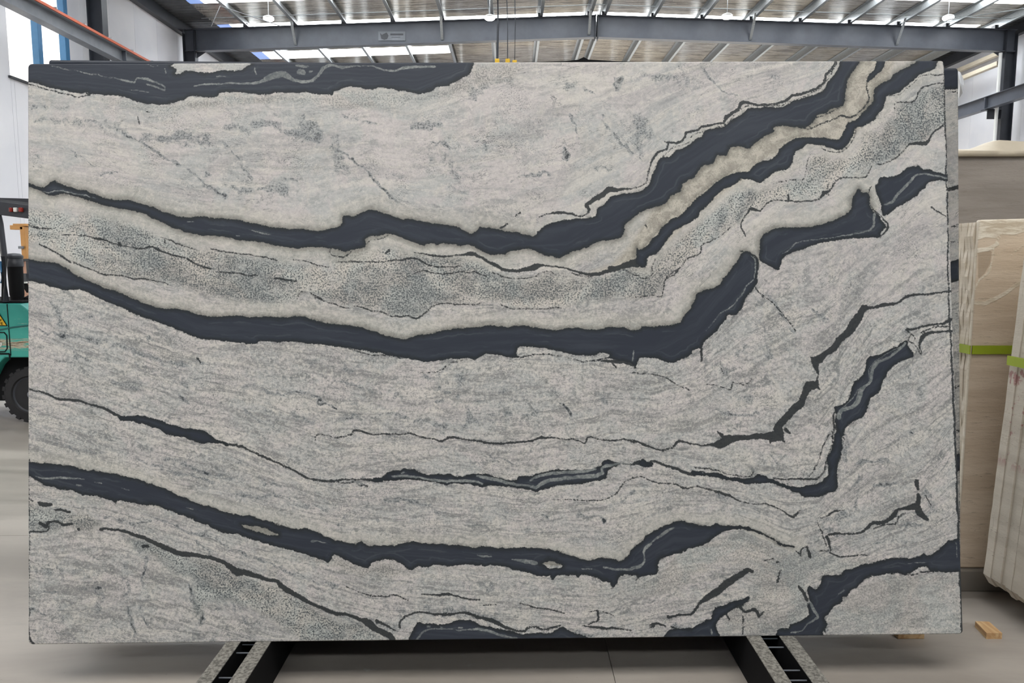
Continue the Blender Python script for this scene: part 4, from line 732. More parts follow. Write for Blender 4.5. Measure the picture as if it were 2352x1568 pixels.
    hz = k.step(hn, -44, -18)
    cream = k.mix(k.step(fib, 0.38, 0.6), g(199, 196, 186), g(174, 172, 163))
    base = k.mix(mul(hz, 0.5), base, cream)
    wc = k.mix(k.step(k.noise(S, 4.0, 6, 0.75, 0.5), 0.42, 0.6), g(192, 186, 172), g(148, 142, 130))
    wc = k.mix(k.step(pin, 0.55, 0.66, 0, 0.6), wc, g(104, 98, 86))
    base = k.mix(mul(A['warm'], 0.75), base, wc)
    hn2 = k.math('ADD', A['halo'], mul(k.math('SUBTRACT', k.noise(S, 5.0, 4, 0.6), 0.5), 9))
    base = k.mix(k.step(hn2, -16, 1, 0, 0.6), base, g(92, 92, 84))
    # --- dark veins
    e1 = k.math('SUBTRACT', k.noise(S, 6.0, 5, 0.62), 0.5)
    e2 = k.math('SUBTRACT', k.noise(S, 24.0, 3, 0.65), 0.5)
    sc = k.math('SUBTRACT', 0.45, k.voro(S, 7.0))
    rag = k.step(xyz.outputs[1], 8.5, 10.5, 0.35, 1.6)
    ve = k.math('ADD', k.math('ADD', A['vein'], mul(e1, 7.0)), k.math('ADD', mul(e2, 5.0), mul(sc, mul(rag, -2.6))))
    le = k.math('ADD', k.math('ADD', A['line'], mul(e1, 2.5)), mul(e2, 3.6))
    out_ = k.math('ADD', mul(k.math('MAXIMUM', e2, 0.0), 9.0), mul(k.math('MAXIMUM', k.math('SUBTRACT', k.noise(k.mapping(S, (1, 1, 1), (6, 2, 1)), 11.0, 4, 0.7), 0.5), 0.0), 12.0))
    le = k.math('ADD', k.math('SUBTRACT', le, 0.15), mul(out_, k.step(A['line'], -3.0, 1.5, 0.35, 1.0)))
    vm = k.step(ve, -0.9, 0.9)
    lm = k.step(le, -1.0, 0.7)
    fuzz = mul(k.step(ve, -7, 0), mul(k.step(fib, 0.5, 0.58), k.step(nb, 0.45, 0.6, 0.3, 0.9)))
    base = k.mix(mul(fuzz, 0.55), base, g(84, 88, 88))
    dark = k.math('MAXIMUM', vm, mul(lm, 0.95))
    dn = k.noise(k.mapping(L, (0.5, 9, 1)), 1.0, 4, 0.6, 0.3)
    dcol = k.mix(k.step(dn, 0.4, 0.7), g(50, 55, 65), g(59, 64, 73))
    dcol = k.mix(k.step(ve, 0, 12, 1, 0), dcol, g(41, 46, 49))
    # faint contour bands inside the thick veins
    ring = k.math('ABSOLUTE', k.math('SUBTRACT', k.math('ADD', A['vein'], mul(e1, 7)), 15))
    dcol = k.mix(mul(k.step(ring, 0.5, 2.6, 0.6, 0), k.step(nb, 0.45, 0.6)), dcol, g(74, 80, 84))
    rm = k.step(k.math('ADD', A['ribbon'], k.math('ADD', mul(e2, 3.5), mul(e1, 2.0))), -0.8, 0.8)
    rcol = k.mix(k.step(fib, 0.4, 0.6), g(150, 154, 151), g(108, 114, 115))
    dcol = k.mix(mul(rm, k.step(k.noise(S, 1.5, 3), 0.35, 0.6, 0.6, 0.95)), dcol, rcol)
    final = k.mix(dark, base, dcol)
    k.set(final, k.step(dark, 0, 1, 0.5, 0.44), 0.0, 0.3)
    return k.m
# ------------------------------------------------------------------ materials
XL, XR, YF, YN = -9.12, 14.0, 34.0, -9.0        # inner faces of the side walls, far wall, open near end
RIDGE_X = 2.3
def roof_z(x):
    """underside of the roof lining"""
    z0 = 8.19
    return z0 - 0.0332 * abs(x - RIDGE_X) + 0.21

def floor_material():
    k = Nodes('polished_concrete')
    v = k.coord()
    a = k.noise(k.mapping(v, (0.5, 1.6, 1)), 1.2, 6, 0.6, 0.4)
    c = k.mix(k.step(a, 0.32, 0.68), srgb(142, 135, 127), srgb(169, 162, 153))
    s = k.noise(k.mapping(v, (0.8, 5.0, 1)), 1.5, 6, 0.7)
    c = k.mix(k.step(s, 0.55, 0.75, 0, 0.35), c, srgb(128, 123, 115))
    p = k.noise(k.mapping(v, (1, 1, 1), (3, 1, 0)), 2.6, 5, 0.7)
    c = k.mix(k.step(p, 0.68, 0.74, 0, 0.4), c, srgb(186, 190, 194))
    sp = k.noise(v, 40, 3)
    c = k.mix(k.step(sp, 0.7, 0.76, 0, 0.5), c, srgb(110, 104, 98))
    k.set(c, k.step(a, 0.3, 0.7, 0.30, 0.45), 0, 0.5)
    k.bump(k.noise(v, 8, 5), 0.04, 0.004)
    return k.m
def foil_material():
    k = Nodes('crinkled_foil_lining')
    v = k.coord()
    w = k.noise(k.mapping(v, (0.9, 9.0, 1)), 1.6, 6, 0.65, 0.5)
    c = k.mix(k.step(k.noise(v, 0.25, 3), 0.4, 0.6), srgb(214, 210, 206), srgb(232, 222, 206))
    c = k.mix(k.step(w, 0.5, 0.6, 0, 0.75), c, srgb(104, 92, 84))
    k.set(c, 0.12, 0.9)
    w2 = k.noise(k.mapping(v, (0.5, 14.0, 1), (4, 0, 0)), 1.5, 5, 0.7, 0.8)
    k.bump(k.math('ADD', w, w2), 0.5, 0.07)
    return k.m
def foil_grid():
    return foil_material()
def wall_material():
    k = Nodes('white_insulated_panel')
    v = k.coord()
    c = k.mix(k.step(k.noise(v, 0.8, 4), 0.35, 0.65), srgb(230, 231, 237), srgb(238, 238, 242))
    k.set(c, 0.45)
    return k.m
def galv():
    k = Nodes('galvanised_steel')
    v = k.coord()
    c = k.mix(k.step(k.voro(v, 40), 0.1, 0.6), srgb(150, 156, 160), srgb(176, 180, 182))
    k.set(c, 0.4, 0.75)
    return k.m
def emit(name, col, e):
    k = Nodes(name)
    k.set((0.8, 0.8, 0.8, 1), 0.4)
    k.b.inputs['Emission Color'].default_value = col
    k.b.inputs['Emission Strength'].default_value = e
    return k.m
def glass(name, tint=(1, 1, 1, 1), refl=0.08):
    k = Nodes(name)
    t = k.n('ShaderNodeBsdfTransparent'); t.inputs[0].default_value = tint
    g = k.n('ShaderNodeBsdfGlossy'); g.inputs['Roughness'].default_value = 0.02
    m = k.n('ShaderNodeMixShader'); m.inputs[0].default_value = refl
    k.link(t.outputs[0], m.inputs[1]); k.link(g.outputs[0], m.inputs[2])
    k.link(m.outputs[0], k.out.inputs['Surface'])
    return k.m
def travertine(name, a, b, d, pits=0.5, red=False):
    k = Nodes(name)
    v = k.coord()
    n1 = k.noise(k.mapping(v, (0.7, 1, 7)), 1.6, 6, 0.6, 0.3)
    c = k.mix(k.step(n1, 0.35, 0.65), a, b)
    n2 = k.noise(k.mapping(v, (1, 1, 5)), 9, 6, 0.7)
    c = k.mix(k.step(n2, 0.56, 0.7, 0, 0.5), c, d)
    pt = k.noise(k.mapping(v, (1, 1, 6)), 34, 3, 0.6)
    c = k.mix(k.math('MULTIPLY', k.step(pt, 0.69, 0.73), pits), c, srgb(88, 74, 60))
    if red:
        q = k.noise(k.mapping(v, (1, 1, 1), (2, 0, 3)), 16, 4, 0.7)
        z = k.n('ShaderNodeSeparateXYZ'); k.link(v, z.inputs[0])
        w = k.math('MULTIPLY', k.step(z.outputs[2], 0.55, 0.62), k.step(z.outputs[2], 1.0, 1.06, 1, 0))
        c = k.mix(k.math('MULTIPLY', k.math('MULTIPLY', k.step(q, 0.54, 0.62), w), 0.7), c, srgb(150, 84, 88))
    k.set(c, 0.65)
    k.bump(k.math('ADD', n2, pt), 0.25, 0.004)
    return k.m

M = dict(
    floor=floor_material(), foil=foil_material(), wall=wall_material(), galv=galv(),
    steel=painted('blue_grey_steel', srgb(92, 96, 105), 0.12, 0.38, 2.0, spec=0.4),
    dark=painted('charcoal_steel', srgb(52, 55, 62), 0.15, 0.45),
    runway=painted('runway_grey', srgb(120, 124, 131), 0.12, 0.45),
    bare=painted('bare_roof_sheet', srgb(88, 90, 92), 0.2, 0.4, metal=0.5),
    orange=painted('orange_conductor', srgb(196, 86, 44), 0.15, 0.4, dirt=srgb(110, 60, 44)),
    blue=painted('blue_frame', srgb(70, 124, 168), 0.1, 0.4),
    black=painted('black_rubber', srgb(30, 30, 33), 0.25, 0.7, bump=0.3),
    matte=painted('black_paint', srgb(22, 22, 24), 0.2, 0.75, spec=0.15),
    white=painted('white_plastic', srgb(232, 232, 228), 0.04, 0.35),
    cream=painted('cream_sheet', srgb(214, 203, 182), 0.06, 0.6, bump=0.3),
    lime=painted('lime_tape', srgb(158, 176, 42), 0.12, 0.45),
    wood=None, skylight=emit('translucent_roof_sheet', (0.93, 0.97, 1.0, 1), SKYLIGHT),
    lamp=emit('lit_lamp_lens', (1, 1, 0.97, 1), 3.5),
    glass=glass('clear_glass'), bluesheet=emit('blue_film_over_skylight', srgb(70, 130, 220), 0.9),
    yellow=painted('yellow_paint', srgb(222, 178, 40), 0.1, 0.4), red=painted('red_lens', srgb(140, 44, 34), 0.2, 0.25),
    tan=painted('tan_orange_steel', srgb(204, 146, 78), 0.12, 0.45), rail=None,
)
k = Nodes('timber'); v = k.coord()
_g = k.noise(k.mapping(v, (30, 3, 30)), 1.0, 5, 0.6, 0.5)
c = k.mix(k.step(_g, 0.35, 0.65), srgb(176, 136, 92), srgb(208, 176, 132)); k.set(c, 0.7); k.bump(_g, 0.3, 0.002); M['wood'] = k.m
k = Nodes('worn_tread_plate'); v = k.coord()
_n = k.noise(v, 90, 5, 0.7)
_r = k.voro(k.mapping(v, (70, 45, 1), rot=(0, 0, 0.78)), 1.0)
c = k.mix(k.step(_n, 0.36, 0.62), srgb(96, 94, 89), srgb(160, 157, 149)); k.set(c, 0.5, 0.35); k.bump(k.math('SUBTRACT', _n, _r), 0.5, 0.004); M['rail'] = k.m
k = Nodes('teal_machine_paint'); v = k.coord()
c = k.mix(k.step(k.noise(v, 1.5, 4), 0.35, 0.65), srgb(34, 138, 128), srgb(66, 168, 154))
_s = k.noise(k.mapping(v, (1.2, 1, 16)), 3.0, 5, 0.7)
c = k.mix(k.step(_s, 0.63, 0.68, 0, 0.7), c, srgb(176, 182, 168))
z = k.n('ShaderNodeSeparateXYZ'); k.link(v, z.inputs[0])
_b = k.math('MULTIPLY', k.step(z.outputs[2], 0.70, 0.735), k.step(z.outputs[2], 0.80, 0.83, 1, 0))
_w = k.noise(k.mapping(v, (1, 1, 9)), 5.0, 6, 0.7)
c = k.mix(k.math('MULTIPLY', _b, k.step(_w, 0.44, 0.5)), c, k.mix(k.step(_w, 0.52, 0.6), srgb(190, 180, 158), srgb(96, 78, 58)))
k.set(c, 0.4); M['teal'] = k.m

# ------------------------------------------------------------------ floor
FL = structure(MB().box((XL - 0.3, YN, -0.12), (XR + 0.3, YF + 0.3, -0.012)).build('floor', M['dark']))
joints = [YN, -2.0, 4.08, 10.1, 16.1, 22.1, 28.1, YF + 0.3]
xj = [XL - 0.3, 0.385, 7.6, XR + 0.3]
for a, b in zip(joints, joints[1:]):
    for c0, c1 in zip(xj, xj[1:]):
        MB().box((c0 + 0.0012, a + 0.0015, -0.012), (c1 - 0.0012, b - 0.0015, 0)).build('floor_bay', M['floor'], FL)

# ------------------------------------------------------------------ walls
WIN = (13.9, 15.76, 4.89, 7.3)
def wall_side(name, x0, x1, holes=()):
    """insulated panels one by one on a backing, with openings (y0, y1, z0, z1)"""
    s = 0.02 * (1 if x1 > x0 else -1)
    w = None
    def lining(ya, yb, za, zb):
        nonlocal w
        o = MB().box((x1, ya, za), (x1 + s, yb, zb)).build(name if w is None else 'wall_lining', M['wall'], w)
        if w is None: w = structure(o)
    y = YN
    for h in holes:
        lining(y, h[0], 0, 8.3)
        if h[2] > 0: lining(h[0], h[1], 0, h[2])
        lining(h[0], h[1], h[3], 8.3)
        y = h[1]
    lining(y, YF, 0, 8.3)
    y, mesh = YN, None
    while y < YF - 0.01:
        y2 = min(y + 1.15, YF)
        hit = [h for h in holes if y2 > h[0] and y < h[1]]
        if hit:
            h = hit[0]
            cuts = [(max(y, h[0]), min(y2, h[1]), h[3], 8.0)]
            if h[2] > 0: cuts.append((max(y, h[0]), min(y2, h[1]), 0, h[2]))
            if y < h[0]: cuts.append((y, h[0], 0, 8.0))
            if y2 > h[1]: cuts.append((h[1], y2, 0, 8.0))
            for a, b, c0, c1 in cuts:
                MB().box((x0, a + 0.003, c0), (x1, b - 0.003, c1)).build('wall_panel', M['wall'], w)
        elif mesh is None:
            mesh, my = MB().box((x0, y + 0.003, 0), (x1, y2 - 0.003, 8.0)).build('wall_panel', M['wall'], w), y
        else:
            q = mesh.copy()
            COL.objects.link(q)
            q.parent = w
            q.location.y = y - my
        y += 1.15
    return w
SIDE_DOOR = (3.4, 9.2, 0, 4.6)                                  # open loading door in the left wall, outside the frame
WL = wall_side('wall_left', XL, XL - 0.08, (SIDE_DOOR, WIN))
WR = wall_side('wall_right', XR, XR + 0.08)
DOOR = (-1.0, 11.76, 6.9)                                        # open roller door in the far wall
WF = structure(MB().box((XL - 0.2, YF, 0), (DOOR[0], YF + 0.1, 8.6)).build('wall_far', M['wall']))
MB().box((DOOR[1], YF, 0), (XR + 0.2, YF + 0.1, 8.6)).build('wall_lining', M['wall'], WF)
MB().box((DOOR[0], YF, DOOR[2]), (DOOR[1], YF + 0.1, 8.6)).build('wall_lining', M['wall'], WF)
MB().tube([(DOOR[0] - 0.2, YF - 0.3, DOOR[2] + 0.3), (DOOR[1] + 0.2, YF - 0.3, DOOR[2] + 0.3)], 0.24, 16).build('roller_drum', M['runway'], WF)
WN = structure(MB().box((XL - 0.2, YN - 0.1, 0), (XR + 0.2, YN, 8.6)).build('wall_near', M['dark']))
for i in range(20):
    x = XL + i * 1.16
    if DOOR[0] - 1.1 < x < DOOR[1] - 0.1: continue
    MB().box((x + 0.004, YF - 0.05, 0), (min(x + 1.156, XR), YF, 8.0)).build('wall_panel', M['wall'], WF)

# high window in the left wall
w1 = MB().box((XL - 0.12, WIN[0] - 0.06, WIN[2] - 0.04), (XL + 0.05, WIN[1] + 0.04, WIN[2])).build('window_1', M['dark'])
structure(w1)
for a, b in ((14.73, 14.86), (15.62, 15.76)):
    MB().box((XL - 0.09, a, WIN[2]), (XL + 0.04, b, WIN[3]), bev=0.006).build('window_frame', M['blue'], w1)
MB().box((XL - 0.09, WIN[0], WIN[3] - 0.06), (XL + 0.03, WIN[1], WIN[3])).build('window_frame', M['blue'], w1)
MB().box((XL - 0.06, 13.94, WIN[2]), (XL - 0.055, 14.73, WIN[3] - 0.06)).build('pane', M['glass'], w1)
MB().box((XL - 0.06, 14.86, WIN[2]), (XL - 0.055, 15.62, WIN[3] - 0.06)).build('pane', M['glass'], w1)

# ------------------------------------------------------------------ roof: lining, translucent sheets, bare eave sheets, purlins
XB = -8.2
SKY = [(-7.8, -6.8), (8.8, 9.8), (14.0, 14.9), (19.0, 19.68), (21.35, 22.35), (24.08, 24.92), (29.3, 30.2)]
CE = structure(MB().box((XL - 0.2, YN, 8.62), (XR + 0.2, YF, 8.66)).build('ceiling', M['bare']))
def roof_piece(name, xa, xb, ya, yb, mat, dz=0.0, th=0.012):
    bmm = MB()
    for a, b in ((xa, min(xb, RIDGE_X)), (max(xa, RIDGE_X), xb)):
        if b - a < 0.01: continue
        vs = [bmm.bm.verts.new((x, y, roof_z(x) + dz + t)) for t in (0, th) for x, y in ((a, ya), (b, ya), (b, yb), (a, yb))]
        for q in ((0, 1, 2, 3), (7, 6, 5, 4), (0, 4, 5, 1), (1, 5, 6, 2), (2, 6, 7, 3), (3, 7, 4, 0)):
            bmm.bm.faces.new([vs[i] for i in q])
    return bmm.build(name, mat, CE)
prev = YN
for i, (a, b) in enumerate(SKY + [(YF, YF)]):
    if a > prev: roof_piece('foil_lining', XB, 13.3, prev, a, M['foil'])
    if b > a:
        xe = -2.0 if i == 5 else 13.0
        roof_piece('skylight_sheet', XB + 0.35, xe, a, b, M['skylight'], 0.01)
        roof_piece('blue_end_sheet', XB, XB + 0.35, a, b, M['bluesheet'], 0.01)
        roof_piece('foil_lining', xe, 13.3, a, b, M['foil'])
    prev = b
for xa, xb in ((XL - 0.05, XB), (13.3, XR + 0.05)):           # bare corrugated sheets along the eaves
    bmm = MB()
    n = int((YF - 6) / 0.024)
    rows = []
    for i in range(n + 1):
        y = 6 + i * 0.024
        dz = 0.022 * math.sin(2 * math.pi * y / 0.192)
        rows.append([bmm.bm.verts.new((x, y, roof_z(x) + dz)) for x in (xa, xb)])
    for A, B in zip(rows, rows[1:]):
        bmm.bm.faces.new((A[0], A[1], B[1], B[0]))
    bmm.build('corrugated_sheet', M['bare'], CE, smooth=True)
px_ = [RIDGE_X - 0.2, RIDGE_X + 0.2] + [RIDGE_X + s * (0.2 + 1.335 * i) for i in range(1, 9) for s in (-1, 1)]
px_ = [x for x in px_ if XL + 0.6 < x < 13.4]
PH = 0.2
def purlin_mesh():
    b = MB()
    b.box((-0.004, YN, -PH), (0.004, YF, 0))
    b.box((-0.075, YN, -0.008), (0.0, YF, 0))
    b.box((0.0, YN, -PH), (0.075, YF, -PH + 0.008))
    b.box((0.067, YN, -PH), (0.075, YF, -PH + 0.03))
    return b
pur = purlin_mesh().build('purlin', M['galv'], CE)
for i, x in enumerate(sorted(px_)):
    p = pur if i == 0 else pur.copy()
    if i: COL.objects.link(p); p.parent = CE
    p.location = (x, 0, roof_z(x) - 0.004)
for sgn, xw in ((1, XL), (-1, XR)):                            # eave beams
    MB().box((xw, YN, 7.72), (xw + sgn * 0.16, YF, 8.02)).build('eave_beam', M['dark'], CE)
# bridging rods between purlins
for y, mm in ((20.35, M['galv']), (27.0, M['galv'])):
    for s in ((-8.2, RIDGE_X), (RIDGE_X, 13.2)):
        MB().bar((s[0], y, roof_z(s[0]) - 0.14), (s[1], y, roof_z(s[1]) - 0.14), 0.03, 0.012).build('bridging_rod', mm, CE)

# ------------------------------------------------------------------ portal frames
def portal(y, label, grp, near=False):
    t = thing('portal_frame', (RIDGE_X, y, 0), label, 'steel frame', grp)
    zt = lambda x: roof_z(x) - PH - 0.02
    D = 0.58
    for s, xw in ((-1, XL + 0.17), (1, XR - 0.25)):
        cx = xw - s * 0.14
        c = MB()
        c.box((xw - 0.14 - 0.14 * s - 0.0, y - 0.012, 0.0) if False else (min(xw, xw - s * 0.3), y - 0.005, 0.02), (max(xw, xw - s * 0.3), y + 0.005, zt(xw) - 0.1))
        c.box((xw - 0.01, y - 0.11, 0.02), (xw + 0.01, y + 0.11, zt(xw) - 0.1))
        c.box((xw - s * 0.3 - 0.01, y - 0.11, 0.02), (xw - s * 0.3 + 0.01, y + 0.11, zt(xw) - 0.1))
        c.box((min(xw, xw - s * 0.3) - 0.05, y - 0.15, 0), (max(xw, xw - s * 0.3) + 0.05, y + 0.15, 0.02))
        c.build('column', M['dark'], t)
        xe = xw - s * 0.02
        a, b = (xe, y, zt(xe) - D / 2), (RIDGE_X, y, zt(RIDGE_X) - D / 2)
        r = MB().ibeam(a, b, 0.2, D, 0.014, 0.012)
        rf = r.build('rafter', M['steel'], t)
        MB().box((xe - s * 0.28 - 0.02, y - 0.1, zt(xe) - D - 0.02), (xe - s * 0.28 + 0.02, y + 0.1, zt(xe) - 0.02)).build('end_plate', M['dark'], t)
        h = MB().prism([Vector((xe - s * 0.3, y - 0.012, zt(xe) - D)), Vector((xe - s * 0.55, y - 0.012, zt(xe) - D + 0.0)), Vector((xe - s * 0.3, y - 0.012, zt(xe) - D - 0.16))], (0, 0.024, 0))
        h.build('haunch', M['dark'], t)
    for dx in (-0.035, 0.035):
        MB().box((RIDGE_X + dx - 0.012, y - 0.12, zt(RIDGE_X) - D - 0.05), (RIDGE_X + dx + 0.012, y + 0.12, zt(RIDGE_X) + 0.02)).build('ridge_plate', M['dark'], t)
    srt = sorted(px_)
    braced = {min(range(len(srt)), key=lambda j: abs(srt[j] - at(q, 60, Y=21.0).x)) for q in (694, 1029, 1357, 1718, 2060)}
    for i, x in enumerate(srt):
        if i in braced:
            s = -1 if x < RIDGE_X else 1
            MB().bar((x, y - 0.42, roof_z(x) - PH + 0.06), (x + 0.0, y - 0.02, zt(x) - D + 0.08), 0.07, 0.012, bev=0).build('fly_brace', M['galv'], t)
        MB().box((x - 0.06, y - 0.09, zt(x) - 0.005), (x + 0.06, y + 0.09, zt(x) + 0.1)).build('purlin_cleat', M['dark'], t)
    return t
pf = portal(21.0, 'blue grey steel roof girder crossing the whole hall above the slab', None)
pf_near = portal(16.36, 'dark steel portal column rising behind the orange crane rail', None)
pf_far = portal(27.6, 'farther steel roof frame behind the main girder', None)

# maker's plate on the girder
gp = at(901, 83, Y=20.98)
pl = thing('maker_plate', (gp.x, 20.9, gp.z), 'small grey sign with dark crest and two text lines on the roof girder', 'sign')
b = MB().box((gp.x - 0.38, 20.972, gp.z - 0.12), (gp.x + 0.36, 20.982, gp.z + 0.12)); b.build('plate', M['runway'], pl)
cx, cz = gp.x - 0.22, gp.z
b = MB().prism([Vector((cx + a / 100, 20.971, cz + c / 100)) for a, c in ((-11, 8), (-6, 3), (0, 6), (7, 9), (12, 1), (8, -8), (0, -10), (-8, -7))], (0, -0.004, 0)); b.build('crest', M['dark'], pl)
b = MB().box((gp.x - 0.05, 20.966, gp.z + 0.02), (gp.x + 0.30, 20.971, gp.z + 0.065)); b.build('lettering', M['dark'], pl)
b = MB().box((gp.x - 0.02, 20.966, gp.z - 0.045), (gp.x + 0.22, 20.971, gp.z - 0.02)); b.build('lettering', M['steel'], pl)

# ------------------------------------------------------------------ crane runway beams
def runway(x, zb, zt_, label, rail_mat, ys=(YN, YF), brackets=(), s=1):
    t = thing('crane_runway_beam', (x, 10, zb), label, 'beam', None)
    MB().ibeam((x, ys[0], (zb + zt_) / 2), (x, ys[1], (zb + zt_) / 2), 0.2, zt_ - zb, 0.014, 0.012).build('beam', M['runway'] if rail_mat else M['steel'], t)
    if rail_mat:
        MB().box((x - 0.03 + 0.09, ys[0], zt_ + 0.002), (x + 0.03 + 0.09, ys[1], zt_ + 0.05)).build('conductor_rail', rail_mat, t)
        y = 4.0
        while y < 30:
            MB().box((x + 0.02, y, zt_ + 0.05), (x + 0.12, y + 0.03, zt_ + 0.085)).build('rail_clip', M['galv'], t)
            y += 0.9
    for y in brackets:
        wx = XL + 0.47 if s > 0 else XR - 0.55
        MB().box((min(wx, x + 0.12 * s), y - 0.1, zb - 0.03), (max(wx, x + 0.12 * s), y + 0.1, zb)).build('bracket_shelf', M['dark'], t)
        MB().box((min(wx, x), y - 0.01, zb - 0.26), (max(wx, x), y + 0.01, zb - 0.03)).build('bracket_web', M['dark'], t)
        MB().box((x - 0.09, y - 0.012, zb + 0.014), (x + 0.09, y + 0.012, zt_ - 0.014)).build('stiffener', M['steel'], t)
    return t
runway(-8.32, 5.74, 6.01, 'grey crane runway beam topped by an orange conductor rail, along the white wall with the window', M['orange'], brackets=(16.36, 21.0, 27.6), s=1)
runway(13.117, 5.70, 6.04, 'plain dark crane runway beam passing in front of the column above the cream stone', None, brackets=(16.36, 21.0, 27.6), s=-1)

# gutter pipe and girts on the right
dp = at(2290, 165, Y=20.9)
b = MB().tube([(13.25, 20.8, 7.15), (13.25, 20.8, 0.1)], 0.045, 10)
tag(b.build('downpipe', M['white'], smooth=True, base=(13.25, 20.8, 0.1)), 'white vertical downpipe beside the dark column above the cream stone', 'pipe')
for i, (z, lab) in enumerate(((7.35, 'upper beige eave purlin running back along the far white wall'), (6.95, 'lower beige eave purlin running back along the far white wall'))):
    b = MB().box((XR - 0.22 - 0.3 * i, 21.3, z), (XR - 0.08 - 0.3 * i, 27.3, z + 0.12), bev=0.01)
    tag(b.build('eave_pipe', M['cream'], base=(XR - 0.15 - 0.3 * i, 21.3, z)), lab, 'beam')

# ------------------------------------------------------------------ lamps hanging under the roof
def highbay(p, label):
    t = thing('pendant_lamp', p, label, 'lamp', 'round pendant lamps under the roof')
    x, y, z = p
    Mx = Matrix.Translation(Vector(p))
    MB().lathe([(0.02, 0.07), (0.05, 0.065), (0.06, 0.05), (0.11, 0.04), (0.135, 0.02), (0.135, -0.005)], 24, Mx).build('housing', M['white'], t, smooth=True)
    MB().lathe([(0.133, -0.006), (0.133, -0.03), (0.10, -0.06), (0.03, -0.075)], 24, Mx).build('lens', M['lamp'], t, smooth=True)
    MB().tube([(x, y, z + 0.06), (x, y, roof_z(x) - 0.02)], 0.006, 6).build('drop_rod', M['galv'], t)
    return t
for (px, py, lab) in ((617, 42, 'white pendant lamp hanging nearest the left wall under the roof'), (1125, 40, 'white pendant lamp beside the hanging ropes under the roof'), (1670, 37, 'white pendant lamp under the roof just past the ridge'), (2178, 40, 'white pendant lamp hanging nearest the dark right column')):
    highbay(at(px, py, Z=7.62), lab)

# conduits strung below the purlins
for pts, lab in ((((485, 60), (506, 14), (645, 60)), 'thin bent conduit strung below the purlins near the left eave'), (((2352, 20), (2180, 45), (2150, 60)), 'thin conduit running up to the right roof light')):
    P = [at(a, b, Y=19.0) for a, b in pts]
    b = MB().tube(P, 0.012, 6)
    b.build('conduit', M['galv'], CE)

# ropes hanging in the middle of the hall
for i, (xa, xb, yb, lab) in enumerate(((1143, 1142, 140, 'thick dark hanging chain with a yellow end, beside the middle lamp'), (1163, 1166, 140, 'thin hanging cord between the chain and the third cord'), (1182, 1182, 143, 'thin hanging cord farthest from the middle lamp'))):
    y = 12.0
    a, c = at(xa, -30, Y=y), at(xb, yb, Y=y)
    t = thing('hanging_cord', c, lab, 'rope', 'cords hanging before the girder')
    MB().tube([a, (a + c) / 2 + Vector((0.01, 0, 0)), c], 0.02 if i == 0 else 0.008, 6).build('cord', M['dark'], t)
    MB().box((c.x - 0.035, y - 0.03, c.z - 0.05), (c.x + 0.035, y + 0.03, c.z + 0.03), bev=0.008).build('end_grip', M['yellow'], t)

# ------------------------------------------------------------------ the big slab
SM = stone_material('charcoal_veined_quartzite')
SM2 = stone_material('charcoal_veined_quartzite_second', 3.7, 0.97)
EDGEM = painted('dark_slab_edge', srgb(44, 47, 50), 0.3, 0.5)
bl, br = at(66, 1479, Z=0.17), at(2211, 1455, Z=0.17)
ee = (br - bl).normalized()
back = Vector((-ee.y, ee.x, 0))
T = math.radians(7.5)
upv = Vector((0, 0, 1)) * math.cos(T) + back * math.sin(T)
nn = ee.cross(upv).normalized()                      # faces the camera
tl, tr4 = on_plane(65, 147, bl, nn), on_plane(2168, 140, bl, nn)
def front_fields(PX, PY):
    F, V = stone_fields(PX, PY)
    return F, V
s1 = stone_sheet('stone_slab', (tl, tr4, br, bl), tuple(nn), 0.02, 900, 560, [SM, EDGEM], front_fields, rad=0.014)
tag(s1, 'huge pale grey stone slab with thick charcoal veins, facing the camera on the steel rack', 'slab', None)

# ------------------------------------------------------------------ the slab on the other side of the rack
def back_fields(PX, PY):
    f = Field(PX, PY)
    big = np.full(PX.shape, -60.0, np.float32)
    vein, line = big.copy(), big.copy()
    for P in ([(1200, 100), (2168, 150), (2215, 155), (2215, 204), (2170, 207), (1900, 230), (1400, 240)],
              [(1500, 700), (2100, 620), (2176, 602), (2215, 592), (2215, 640), (2178, 652), (2000, 690)],
              [(2100, 1050), (2215, 1040), (2215, 1078), (2180, 1088), (2000, 1110)],
              [(60, 100), (600, 120), (1100, 130), (900, 220), (300, 260), (60, 240)]):
        vein = np.maximum(vein, f.poly(np.array([(a, b, 0) for a, b in P], float)))
    for P in ([(2100, 470, 9), (2172, 437, 7), (2215, 425, 9)], [(2100, 560, 3), (2175, 525, 3), (2215, 512, 3)], [(2180, 213, 3), (2215, 206, 3)],
              [(2150, 900, 3), (2215, 884, 4)], [(2150, 1000, 4), (2215, 985, 3)], [(2170, 560, 2), (2200, 552, 2)], [(2195, 1120, 5), (2200, 1320, 5)], [(2203, 100, 2), (2208, 1330, 3)]):
        f.stroke(line, np.array(P, float))
    z = np.zeros(PX.shape, np.float32)
    return dict(vein=vein, line=line, ribbon=big.copy(), halo=big.copy(), grain=z, blot=z.copy(), warm=z.copy()), (PY / 170 + PX / 400).astype(np.float32)
btr, btl = at(2200, 157, Y=3.035), at(112, 138, Y=2.965)
bbr = at(2206, 1318, Z=0.17)
bbl = Vector((-1.80, bbr.y - 0.08, 0.17))
bn = (bbr - bbl).cross(btl - bbl).normalized()
s2 = stone_sheet('stone_slab', (btl, btr, bbr, bbl), tuple(bn), 0.02, 400, 240, [SM2, EDGEM], back_fields)
tag(s2, 'second charcoal veined slab behind the big one, only its far edge strip showing', 'slab', None)

